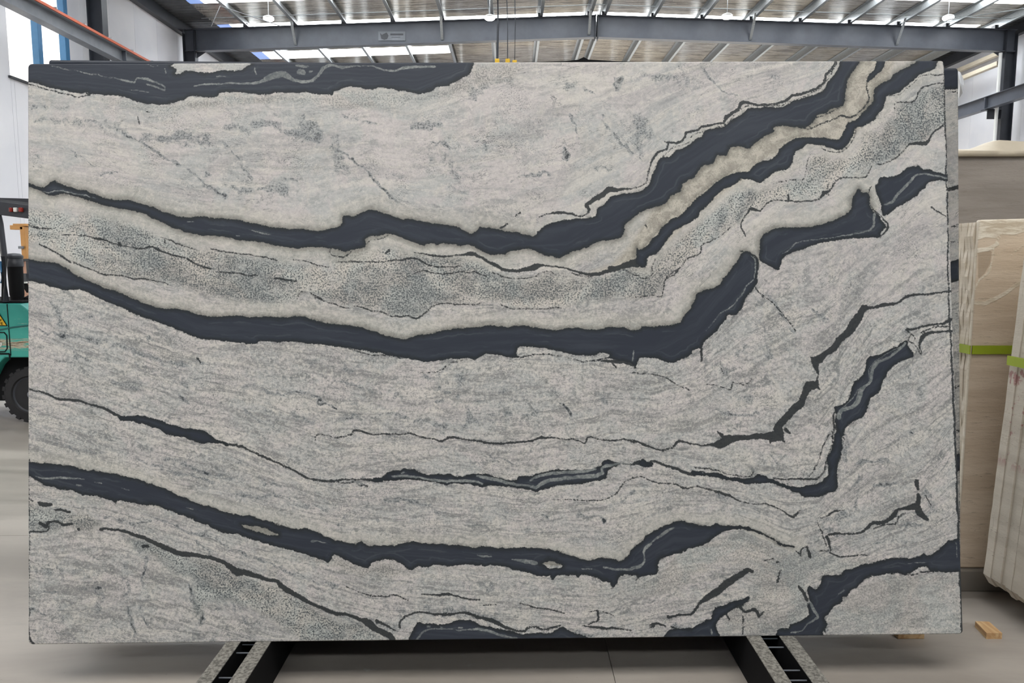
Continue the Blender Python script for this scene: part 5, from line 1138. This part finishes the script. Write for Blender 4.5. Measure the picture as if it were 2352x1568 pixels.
# plastic scrap on its corner
pb = MB()
c0 = at(2200, 195, Y=3.07)
ring = []
rnd = random.Random(4)
P = [(2199, 162), (2206, 166), (2213, 182), (2215, 197), (2211, 214), (2203, 226), (2199, 215)]
fr = [pb.bm.verts.new(at(a, b, Y=3.06 + 0.03 * rnd.random())) for a, b in P]
ctr = pb.bm.verts.new(at(2206, 192, Y=3.03))
ctr2 = pb.bm.verts.new(at(2207, 192, Y=3.10))
for i in range(len(fr)):
    pb.bm.faces.new((fr[i], fr[(i + 1) % len(fr)], ctr))
    pb.bm.faces.new((fr[(i + 1) % len(fr)], fr[i], ctr2))
tag(pb.build('plastic_wrap', painted('milky_film', srgb(206, 210, 214), 0.08, 0.25), base=c0), 'crumpled milky plastic film on the top corner of the rear slab', 'wrap')

# ------------------------------------------------------------------ steel A-frame rack
rk = thing('slab_rack', (0, 2.9, 0), 'black steel A-frame rack with two ladder feet carrying the charcoal veined slabs', 'rack')
RAILS = [(-1.046, -0.998), (-0.938, -0.887), (0.875, 0.925), (0.998, 1.05)]
for i, (a, b) in enumerate(RAILS):
    o = MB().box((a, 1.72, 0.0), (b, 3.95, 0.166), bev=0.003).build('foot_rail', M['matte'], rk)
    MB().box((a - 0.002, 1.72, 0.166), (b + 0.002, 3.95, 0.17), bev=0.001).build('tread_plate', M['rail'], o)
for xa, xb, ys in ((-0.998, -0.938, (1479, 1498, 1555)), (0.925, 0.998, (1465, 1485, 1538, 1561))):
    MB().box((xa, 1.74, 0.001), (xb, 3.93, 0.02)).build('gap_shade_plate', M['matte'], rk)  # black plate added between the rails, stands in for the deep gap's shade
    for yy in ys:
        q = at(1176, yy, Z=0.15)
        MB().box((xa, q.y - 0.0015, 0.1465), (xb, q.y + 0.0015, 0.15)).build('cross_bar', M['runway'], rk)
    for y in (1.9, 3.3, 3.6, 3.9):
        MB().box((xa, y - 0.004, 0.06), (xb, y + 0.004, 0.15)).build('cross_bar', M['matte'], rk)
for x in (-0.965, 0.965):
    yb_f = 2.6 + (x / 1.7) * 0.038 + 0.05
    yt = (tl.y + tr4.y) / 2 + (x / 1.7) * 0.04 + 0.045
    MB().bar((x, yb_f + 0.03, 0.165), (x, yt, 2.22), 0.06, 0.04).build('upright', M['matte'], rk)
    MB().bar((x, 3.08, 0.165), (x, yt + 0.01, 2.22), 0.06, 0.03).build('upright', M['matte'], rk)
for z, y0, y1 in ((0.5, 2.71, 3.05), (1.2, 2.8, 3.0)):
    MB().box((-0.935, y0, z), (0.935, y0 + 0.03, z + 0.05)).build('tie_bar', M['matte'], rk)
MB().box((-0.885, 3.03, 0.0), (0.873, 3.09, 0.16)).build('added_shade_beam', M['matte'], rk)  # unseen beam added to stop light leaking in under the rear slab
MB().bar((-1.25, (tl.y + tr4.y) / 2 + 0.015, 2.20), (1.25, (tl.y + tr4.y) / 2 + 0.075, 2.20), 0.035, 0.06).build('ridge_bar', M['matte'], rk)
cap = [at(a, b, Y=2.955) for a, b in ((1128, 150), (1180, 145), (1240, 142), (1300, 140), (1328, 137), (1341, 131), (1352, 137), (1400, 139.5), (1460, 142), (1520, 146), (1520, 152), (1128, 154))]
MB().prism(cap, (0, 0.012, 0)).build('ridge_cover', M['matte'], rk)

# ------------------------------------------------------------------ cream stone bundle standing behind on the right
TR_E = travertine('travertine_edge', srgb(206, 194, 174), srgb(222, 212, 196), srgb(170, 152, 128), 0.8)
TR_2 = travertine('marked_travertine', srgb(190, 182, 168), srgb(206, 198, 184), srgb(150, 136, 118), 0.8, red=True)
TR_G = travertine('grey_travertine', srgb(138, 130, 122), srgb(158, 150, 142), srgb(112, 104, 96), 0.3)
def tr_front():
    k = Nodes('travertine_face')
    v = k.coord()
    n1 = k.noise(k.mapping(v, (0.7, 1, 6)), 2.2, 6, 0.6, 0.3)
    c = k.mix(k.step(n1, 0.35, 0.65), srgb(204, 185, 162), srgb(220, 203, 182))
    n2 = k.noise(k.mapping(v, (1, 1, 6)), 12, 6, 0.7)
    c = k.mix(k.step(n2, 0.58, 0.7, 0, 0.45), c, srgb(132, 112, 90))
    pt = k.noise(k.mapping(v, (1, 1, 5)), 40, 3, 0.6)
    c = k.mix(k.math('MULTIPLY', k.step(pt, 0.70, 0.73), 0.7), c, srgb(84, 70, 56))
    rdg = k.step(k.math('ADD', k.attr('ridge').outputs['Fac'], k.math('MULTIPLY', k.math('SUBTRACT', n2, 0.5), 6)), -1, 1.5)
    c = k.mix(rdg, c, k.mix(k.step(n2, 0.4, 0.6), srgb(238, 230, 214), srgb(204, 190, 168)))
    hl = k.step(k.attr('deep').outputs['Fac'], 0, 3)
    c = k.mix(k.math('MULTIPLY', hl, 0.5), c, srgb(140, 120, 98))
    k.set(c, 0.65)
    k.bump(k.math('ADD', n2, k.math('MULTIPLY', rdg, 0.6)), 0.4, 0.006)
    return k.m
def tr_fields(PX, PY):
    f = Field(PX, PY)
    big = np.full(PX.shape, -60.0, np.float32)
    r = big.copy()
    for P in ([(2236, 668, 5), (2250, 642, 5), (2270, 627, 6), (2279, 600, 5), (2281, 575, 4), (2290, 552, 4), (2298, 545, 3)],
              [(2236, 695, 7), (2262, 697, 10), (2290, 684, 9), (2310, 673, 9), (2330, 658, 8), (2352, 644, 9), (2420, 600, 9)],
              [(2315, 592, 3), (2335, 575, 3), (2352, 562, 4), (2400, 530, 4)], [(2245, 575, 12), (2270, 572, 10), (2292, 560, 8)]):
        f.stroke(r, np.array(P, float), 20)
    top = f.poly(np.array([(2200, 480), (2800, 480), (2800, 500), (2400, 528), (2352, 533), (2330, 540), (2300, 538), (2285, 548), (2265, 545), (2245, 552), (2200, 560)], float), 30)
    r = np.maximum(r, top)
    deep = f.poly(np.array([(2245, 580), (2280, 572), (2276, 605), (2262, 630), (2245, 645)], float), 20)
    return dict(ridge=r, deep=deep), PY / 100
Xl = 2.14
q0 = at(2245, 508, X=Xl)
f_tl, f_tr = Vector((Xl, 3.43, 1.745)), Vector((4.3, 3.40, 1.80))
f_br, f_bl = Vector((4.3, 3.36, 0.105)), Vector((Xl - 0.02, 3.39, 0.105))
tn = (f_br - f_bl).cross(f_tl - f_bl).normalized()
s3 = stone_sheet('travertine_slab', (f_tl, f_tr, f_br, f_bl), tuple(tn), 0.022, 260, 200, [tr_front(), TR_E], tr_fields)
tag(s3, 'front travertine slab of the upright bundle, beige face with pale broken ridges', 'slab', 'travertine slabs of the taped bundle')
ords = ['second', 'third', 'fourth', 'fifth', 'sixth', 'rearmost']
for i in range(6):
    dy = 0.0245 * (i + 1)
    g = random.Random(40 + i)
    L, n = [], 26
    for j in range(n + 1):
        z = 0.105 + (1.735 - 0.105) * j / n
        L.append(Vector((Xl - 0.012 + 0.012 * g.random() - (0.0 if j else 0.0), 0, z)))
    out = L + [Vector((2.6, 0, 1.742 + 0.01 * g.random())), Vector((4.25, 0, 1.78)), Vector((4.25, 0, 0.105))]
    bmm = MB()
    sh = lambda p: Vector((p.x, 3.39 + 0.04 * (p.z - 0.105) / 1.64 + dy, p.z))
    bmm.prism([sh(p) for p in out], (0, 0.021, 0))
    o = bmm.build('travertine_slab', TR_E, base=(Xl, 3.4 + dy, 0.105))
    tag(o, ords[i] + ' travertine slab behind the bundle front, only its rough pale edge showing', 'slab', 'travertine slabs of the taped bundle')
tp = MB()
za = 1.185
zz = at(2240, 803, X=Xl).z
tp.box((Xl - 0.006, 3.405, zz - 0.022), (Xl + 0.29, 3.411, zz + 0.018))
tp.box((Xl - 0.020, 3.405, zz - 0.022), (Xl - 0.015, 3.59, zz + 0.018))
tag(tp.build('tape_strip', M['lime'], base=(Xl, 3.405, zz)), 'lime green tape around the corner of the upright travertine bundle', 'tape')
bb = MB().box((Xl - 0.3, 3.36, 0.0), (4.3, 3.62, 0.102), bev=0.005)
tag(bb.build('bearer_beam', painted('grey_bearer', srgb(120, 114, 106), 0.12, 0.7), base=(3.2, 3.48, 0)), 'grey bearer beam on the floor under the taped travertine bundle', 'beam')

# tall grey stone behind
g1 = MB().box((2.2, 4.62, 0.1), (5.3, 4.65, 2.215))
tag(g1.build('grey_stone_slab', TR_G, base=(3.7, 4.62, 0.1)), 'tall grey brown stone slab standing behind the cream travertine bundle', 'slab')
for i in range(3):
    g = MB().box((2.22 + 0.01 * i, 4.655 + 0.032 * i, 0.1), (5.28, 4.684 + 0.032 * i, 2.21))
    tag(g.build('grey_stone_slab', TR_G, base=(3.7, 4.66 + 0.032 * i, 0.1)), ('next', 'third', 'last')[i] + ' grey stone slab stacked behind the tall grey brown one', 'slab')
tag(MB().box((2.3, 4.55, 0), (5.2, 4.8, 0.098)).build('bearer_beam', M['wood'], base=(3.7, 4.7, 0)), 'timber bearer under the tall grey stone slabs', 'beam')
cov = MB()
prof = [(2160, 345), (2198, 346), (2222, 345), (2240, 339), (2262, 330), (2280, 325), (2300, 326), (2325, 328), (2352, 328), (2400, 330), (2460, 336)]
rows = []
for a, bb_ in prof:
    q = at(a, bb_, Y=4.72)
    zt_ = max(q.z, 2.218)
    rows.append([cov.bm.verts.new(p) for p in ((q.x, 4.605, 2.19), (q.x, 4.605, 2.222), (q.x, 4.66, zt_ - 0.004), (q.x, 4.72, zt_), (q.x, 4.80, zt_ - 0.01), (q.x, 4.84, 2.1))])
for A, B in zip(rows, rows[1:]):
    for j in range(5): cov.bm.faces.new((A[j], B[j], B[j + 1], A[j + 1]))
cv = cov.build('cover_sheet', M['cream'], smooth=True, base=(3.6, 4.72, 2.2))
md = cv.modifiers.new('thick', 'SOLIDIFY'); md.thickness = 0.004; md.offset = 1
tag(cv, 'cream cover sheet humped over the top of the tall grey stone', 'sheet')

# leaning bundle nearest the right edge
ths = [0.022, 0.026, 0.06, 0.03, 0.034, 0.05, 0.03, 0.06]
y = 3.235
bases = []
nth = ['rearmost', 'second', 'thick third', 'fourth', 'fifth', 'sixth', 'seventh', 'front']
for i, th in enumerate(ths):
    g = random.Random(90 + i)
    y -= th + 0.0015
    out, n = [], 40
    xo = 2.14 + 0.014 * g.random()
    for j in range(n + 1):
        z = 0.10 + 0.02 * g.random() * (j == 0) + (2.0 - 0.10) * j / n
        jag = 0.004 * (0.6 * mnoise.noise(Vector((i * 3.1, z * 6, 0))) + 0.5 * mnoise.noise(Vector((i * 3.1, z * 22, 3))))
        out.append(Vector((xo + jag + (0.03 if j == 0 else 0), 0, z)))
    out += [Vector((3.9, 0, 2.0)), Vector((3.9, 0, 0.10))]
    m = 30
    for j in range(m - 1, 0, -1):
        x = xo + 0.04 + (1.6) * j / m
        out.append(Vector((x, 0, 0.098 + 0.02 * abs(mnoise.noise(Vector((x * 7, i, 5)))))))
    bmm = MB()
    bmm.prism([Vector((p.x, y - 0.078 * (p.z - 0.1), p.z)) for p in out], (0, th, 0))
    o = bmm.build('marked_slab', TR_2, base=(2.9, y, 0.1))
    tag(o, nth[i] + ' slab of the leaning cream bundle whose ragged ends bear red marks', 'slab', 'leaning slabs with red marks')
z2 = at(2340, 831, X=2.13).z
tag(MB().box((2.118, 2.80, z2 - 0.02), (2.124, 3.14, z2 + 0.02)).build('tape_strip', M['lime'], base=(2.12, 3.0, z2)), 'lime green tape across the ends of the leaning red-marked bundle', 'tape')
tag(MB().box((2.75, 2.8, 0), (2.9, 3.3, 0.097)).build('bearer_beam', M['dark'], base=(2.8, 3.0, 0)), 'dark bearer under the leaning red-marked bundle', 'beam')

# timber offcuts on the floor
a, b_, c_, d_ = at(2265, 1467, Z=0.0), at(2301, 1467, Z=0.0), at(2272, 1427, Z=0.026), at(2240, 1426, Z=0.026)
c_.z = d_.z = 0
tm = MB().prism([a, b_, c_, d_], (0, 0, 0.026))
tag(tm.build('timber_offcut', M['wood'], base=(a + c_) / 2), 'loose timber offcut lying on the floor in front of the bearer beam', 'timber')
a = at(2062, 1467, Z=0.0); b_ = at(2122, 1466, Z=0.0)
tag(MB().box((a.x, a.y, 0), (b_.x, a.y + 0.1, 0.042), bev=0.002).build('timber_offcut', M['wood'], base=(a.x, a.y, 0)), 'timber block on the floor partly hidden under the big slab corner', 'timber')

# ------------------------------------------------------------------ forklift
FY = 7.0
fk = thing('forklift', (-5.2, 7.5, 0), 'scuffed teal forklift with black wheel and air cleaner, cut off by the big slab', 'forklift')
side = [(-6.9, 0.35), (-5.15, 0.35), (-5.0, 0.42), (-4.92, 0.56), (-4.84, 0.64), (-4.3, 0.64), (-4.05, 0.5), (-4.0, 0.9), (-4.22, 1.0), (-4.50, 1.05), (-4.58, 1.095), (-4.655, 1.155), (-5.75, 1.165), (-5.8, 0.95), (-6.9, 0.95)]
MB().prism([Vector((x, FY, z)) for x, z in side], (0, 0.9, 0)).build('body', M['teal'], fk, bevel=0.012)
MB().box((-6.8, FY + 0.12, 0.2), (-4.1, FY + 0.8, 0.63)).build('chassis', M['matte'], fk)
sx = at(19.5, 740, Y=FY).x
MB().box((sx - 0.004, FY - 0.003, 0.66), (sx + 0.004, FY + 0.002, 1.15)).build('panel_seam', M['matte'], fk)
def strip(pts, w, name, mat, y=FY - 0.004):
    P = [at(a, b, Y=FY) for a, b in pts]
    m = MB()
    for p, q in zip(P, P[1:]): m.bar((p.x, y, p.z), (q.x, y, q.z), 0.006, w)
    return m.build(name, mat, fk)
strip([(-60, 768), (0, 757), (30, 751), (90, 744)], 0.012, 'dent_line', painted('deep_teal', srgb(22, 92, 92), 0.1, 0.5))
strip([(-20, 763), (10, 763), (16, 770), (17, 800), (12, 807), (-20, 808)], 0.008, 'hatch_outline', M['matte'])
strip([(-4, 793), (3, 795), (4, 790), (3, 786)], 0.010, 'hatch_handle', M['white'])
strip([(-40, 812), (22, 812), (24, 826)], 0.014, 'lower_seam', M['matte'])
hood = MB().box((-5.7, FY + 0.03, 1.155), (-4.66, FY + 0.85, 1.18), bev=0.01).build('hood_edge', M['matte'], fk)
# warning triangle
def tri(c, s, y, name, mat):
    return MB().prism([Vector((c.x + s * math.sin(t), y, c.z + s * math.cos(t))) for t in (0, 2 * math.pi / 3, 4 * math.pi / 3)], (0, 0.002, 0)).build(name, mat, fk)
tc = at(-2, 736, Y=FY); 
tri(Vector((tc.x, 0, tc.z - 0.005)), 0.092, FY - 0.005, 'warning_triangle', M['matte'])
tri(Vector((tc.x, 0, tc.z - 0.005)), 0.078, FY - 0.007, 'triangle_face', M['yellow'])
def text(body, size, loc, mat, name='lettering', parent=None, align='CENTER'):
    cu = bpy.data.curves.new(name, 'FONT')
    cu.body, cu.size, cu.extrude, cu.align_x = body, size, 0.001, align
    o = bpy.data.objects.new('tmp', cu)
    COL.objects.link(o)
    bpy.context.view_layer.update()
    me = bpy.data.meshes.new_from_object(o.evaluated_get(bpy.context.evaluated_depsgraph_get()))
    bpy.data.objects.remove(o)
    me.materials.clear(); me.materials.append(mat)
    q = bpy.data.objects.new(name, me)
    COL.objects.link(q)
    q.rotation_euler = (math.pi / 2, 0, 0)
    q.location = loc
    if parent:
        q.parent = parent
        q.matrix_parent_inverse = parent.matrix_basis.inverted()
    return q
text('SAFE', 0.038, (tc.x - 0.0, FY - 0.009, tc.z - 0.040), M['matte'], parent=fk)
text('OF', 0.03, (tc.x + 0.012, FY - 0.009, tc.z - 0.006), M['matte'], parent=fk)
# wheels
def wheel(cx, cz, R, y0, w):
    Mt = Matrix.Translation((cx, y0 + w / 2, cz)) @ Matrix.Rotation(math.pi / 2, 4, 'X')
    h = w / 2
    t = MB().lathe([(R * 0.62, -h * 0.8), (R * 0.68, -h), (R * 0.93, -h * 0.95), (R * 0.97, -h * 0.7), (R * 0.97, h * 0.7), (R * 0.93, h * 0.95), (R * 0.68, h), (R * 0.62, h * 0.8)], 48, Mt)
    for i in range(20):
        a = 2 * math.pi * i / 20
        for s in (-1, 1):
            A = Matrix.Translation((cx, y0 + w / 2 + s * h * 0.55, cz)) @ Matrix.Rotation(a + (0.08 if s > 0 else -0.08), 4, 'Y')
            t.box((R * 0.9, -h * 0.43, -R * 0.075), (R * 1.0, h * 0.43, R * 0.075), A)
    ty = t.build('tyre', M['black'], fk)
    r = MB().lathe([(R * 0.2, -h * 0.2), (R * 0.5, -h * 0.15), (R * 0.58, -h * 0.8), (R * 0.64, -h * 0.86), (R * 0.64, h * 0.86), (R * 0.58, h * 0.8), (R * 0.5, h * 0.5), (R * 0.2, h * 0.45)], 40, Mt)
    rim = r.build('rim', M['dark'], ty, smooth=True)
    hb = MB().lathe([(R * 0.17, -h * 0.3), (R * 0.17, h * 0.75), (R * 0.12, h * 0.85), (0.01, h * 0.86)], 20, Mt)
    for i in range(6):
        a = 2 * math.pi * i / 6
        hb.lathe([(R * 0.035, h * 0.4), (R * 0.035, h * 0.62)], 6, Mt @ Matrix.Translation((R * 0.34 * math.cos(a), R * 0.34 * math.sin(a), 0)))
    hb.build('hub', M['runway'], ty, smooth=True)
wc = at(69, 905, Y=7.03)
wheel(wc.x, 0.272, 0.272, 7.03, 0.17)
wheel(-6.35, 0.33, 0.33, 6.95, 0.2)
wheel(wc.x, 0.272, 0.272, 7.75, 0.17)
# air cleaner
ac = at(28.5, 640, Y=7.15)
Mt = Matrix.Translation((ac.x, 7.2, 1.18))
MB().lathe([(0.055, 0.0), (0.055, 0.02), (0.062, 0.05), (0.066, 0.32)], 28, Mt).build('air_cleaner', M['matte'], fk, smooth=True)
MB().lathe([(0.072, 0.32), (0.074, 0.33), (0.074, 0.37), (0.07, 0.375), (0.07, 0.40), (0.076, 0.405), (0.074, 0.425), (0.05, 0.445), (0.01, 0.45)], 28, Mt).build('air_cleaner_cap', M['dark'], fk, smooth=True)
MB().lathe([(0.11, 0.0), (0.10, 0.04), (0.07, 0.06), (0.02, 0.065)], 20, Matrix.Translation((ac.x + 0.12, 7.3, 1.16))).build('radiator_cap', M['matte'], fk, smooth=True)
# overhead guard
for yy in (FY + 0.02, FY + 0.85):
    gz = at(33, 482, Y=FY).z
    MB().bar((-5.05, yy, gz + 0.05), (-4.42, yy, gz - 0.03), 0.05, 0.125, bev=0.006).build('guard_beam', M['dark'], fk)
    MB().bar((-6.3, yy, 2.2), (-5.0, yy, 2.165), 0.05, 0.07, bev=0.006).build('guard_beam', M['dark'], fk)
    MB().tube([(-4.83, yy, 2.10), (-4.80, yy, 1.9), (-4.785, yy, 1.6), (-4.80, yy, 1.17)], 0.028, 8).build('guard_post', M['dark'], fk, smooth=True)
    MB().tube([(-6.2, yy, 2.17), (-6.45, yy, 0.95)], 0.03, 8).build('guard_post', M['dark'], fk, smooth=True)
for i in range(6):
    x = -6.2 + 0.28 * i
    MB().bar((x, FY + 0.02, 2.19 - 0.03 * i / 2), (x, FY + 0.87, 2.19 - 0.03 * i / 2), 0.03, 0.03).build('guard_bar', M['dark'], fk)
for a, b, mt in ((25, 32, M['red']), (35, 43, M['white']), (47, 56, M['red'])):
    p, q = at(a, 477, Y=FY), at(b, 487, Y=FY)
    MB().box((p.x, FY - 0.035, q.z), (q.x, FY - 0.005, p.z), bev=0.006).build('tail_lamp', mt, fk)
# seat, fuel lines
MB().box((-5.9, 7.2, 0.95), (-5.4, 7.7, 1.3), bev=0.04).build('seat', M['black'], fk)
for i, (x, z0, z1, mt) in enumerate(((3, 560, 690, 'dark'), (0, 600, 650, 'blue'))):
    p, q = at(x, z0, Y=7.1), at(x + 4, z1, Y=7.1)
    MB().tube([p, (p + q) / 2 + Vector((0.012, 0, 0)), q], 0.014, 8).build('hose', M[mt] if i else M['matte'], fk, smooth=True)

# tan steel machine behind the forklift
mc = thing('lifting_post', (-6.2, 9.5, 0), 'tan orange steel post with a short arm, standing behind the forklift', 'machine')
def flat(name, x0, y0, x1, y1, mat, Y=9.5, d=0.12):
    p, q = at(x0, y0, Y=Y), at(x1, y1, Y=Y)
    MB().box((min(p.x, q.x), Y, min(p.z, q.z)), (max(p.x, q.x), Y + d, max(p.z, q.z)), bev=0.004).build(name, mat, mc)
flat('post', 45, 520, 61, 596, M['tan'])
flat('arm', 22, 517, 52, 527, M['tan'])
flat('arm_cap', 29, 513.5, 60, 519, M['tan'])
flat('clamp', 41, 565, 50, 571, M['runway'], Y=9.45, d=0.05)
flat('lower_post', 49, 600, 59, 800, painted('pink_tan_steel', srgb(196, 148, 122), 0.1, 0.5))
flat('cross_beam', 42, 594, 90, 600, M['dark'], Y=9.4)
flat('upright', 59, 600, 90, 640, M['dark'], Y=9.4)
flat('carriage', 42, 628, 62, 651, M['dark'], Y=9.3)
p = MB().prism([at(a, b, Y=9.2) for a, b in ((47, 650), (60, 649), (72, 672), (61, 672))], (0, 0.02, 0)); p.build('plate', M['matte'], mc)
MB().bar(at(47, 649, Y=9.18), at(62, 648.5, Y=9.18), 0.03, 0.02).build('plate_edge', M['white'], mc)
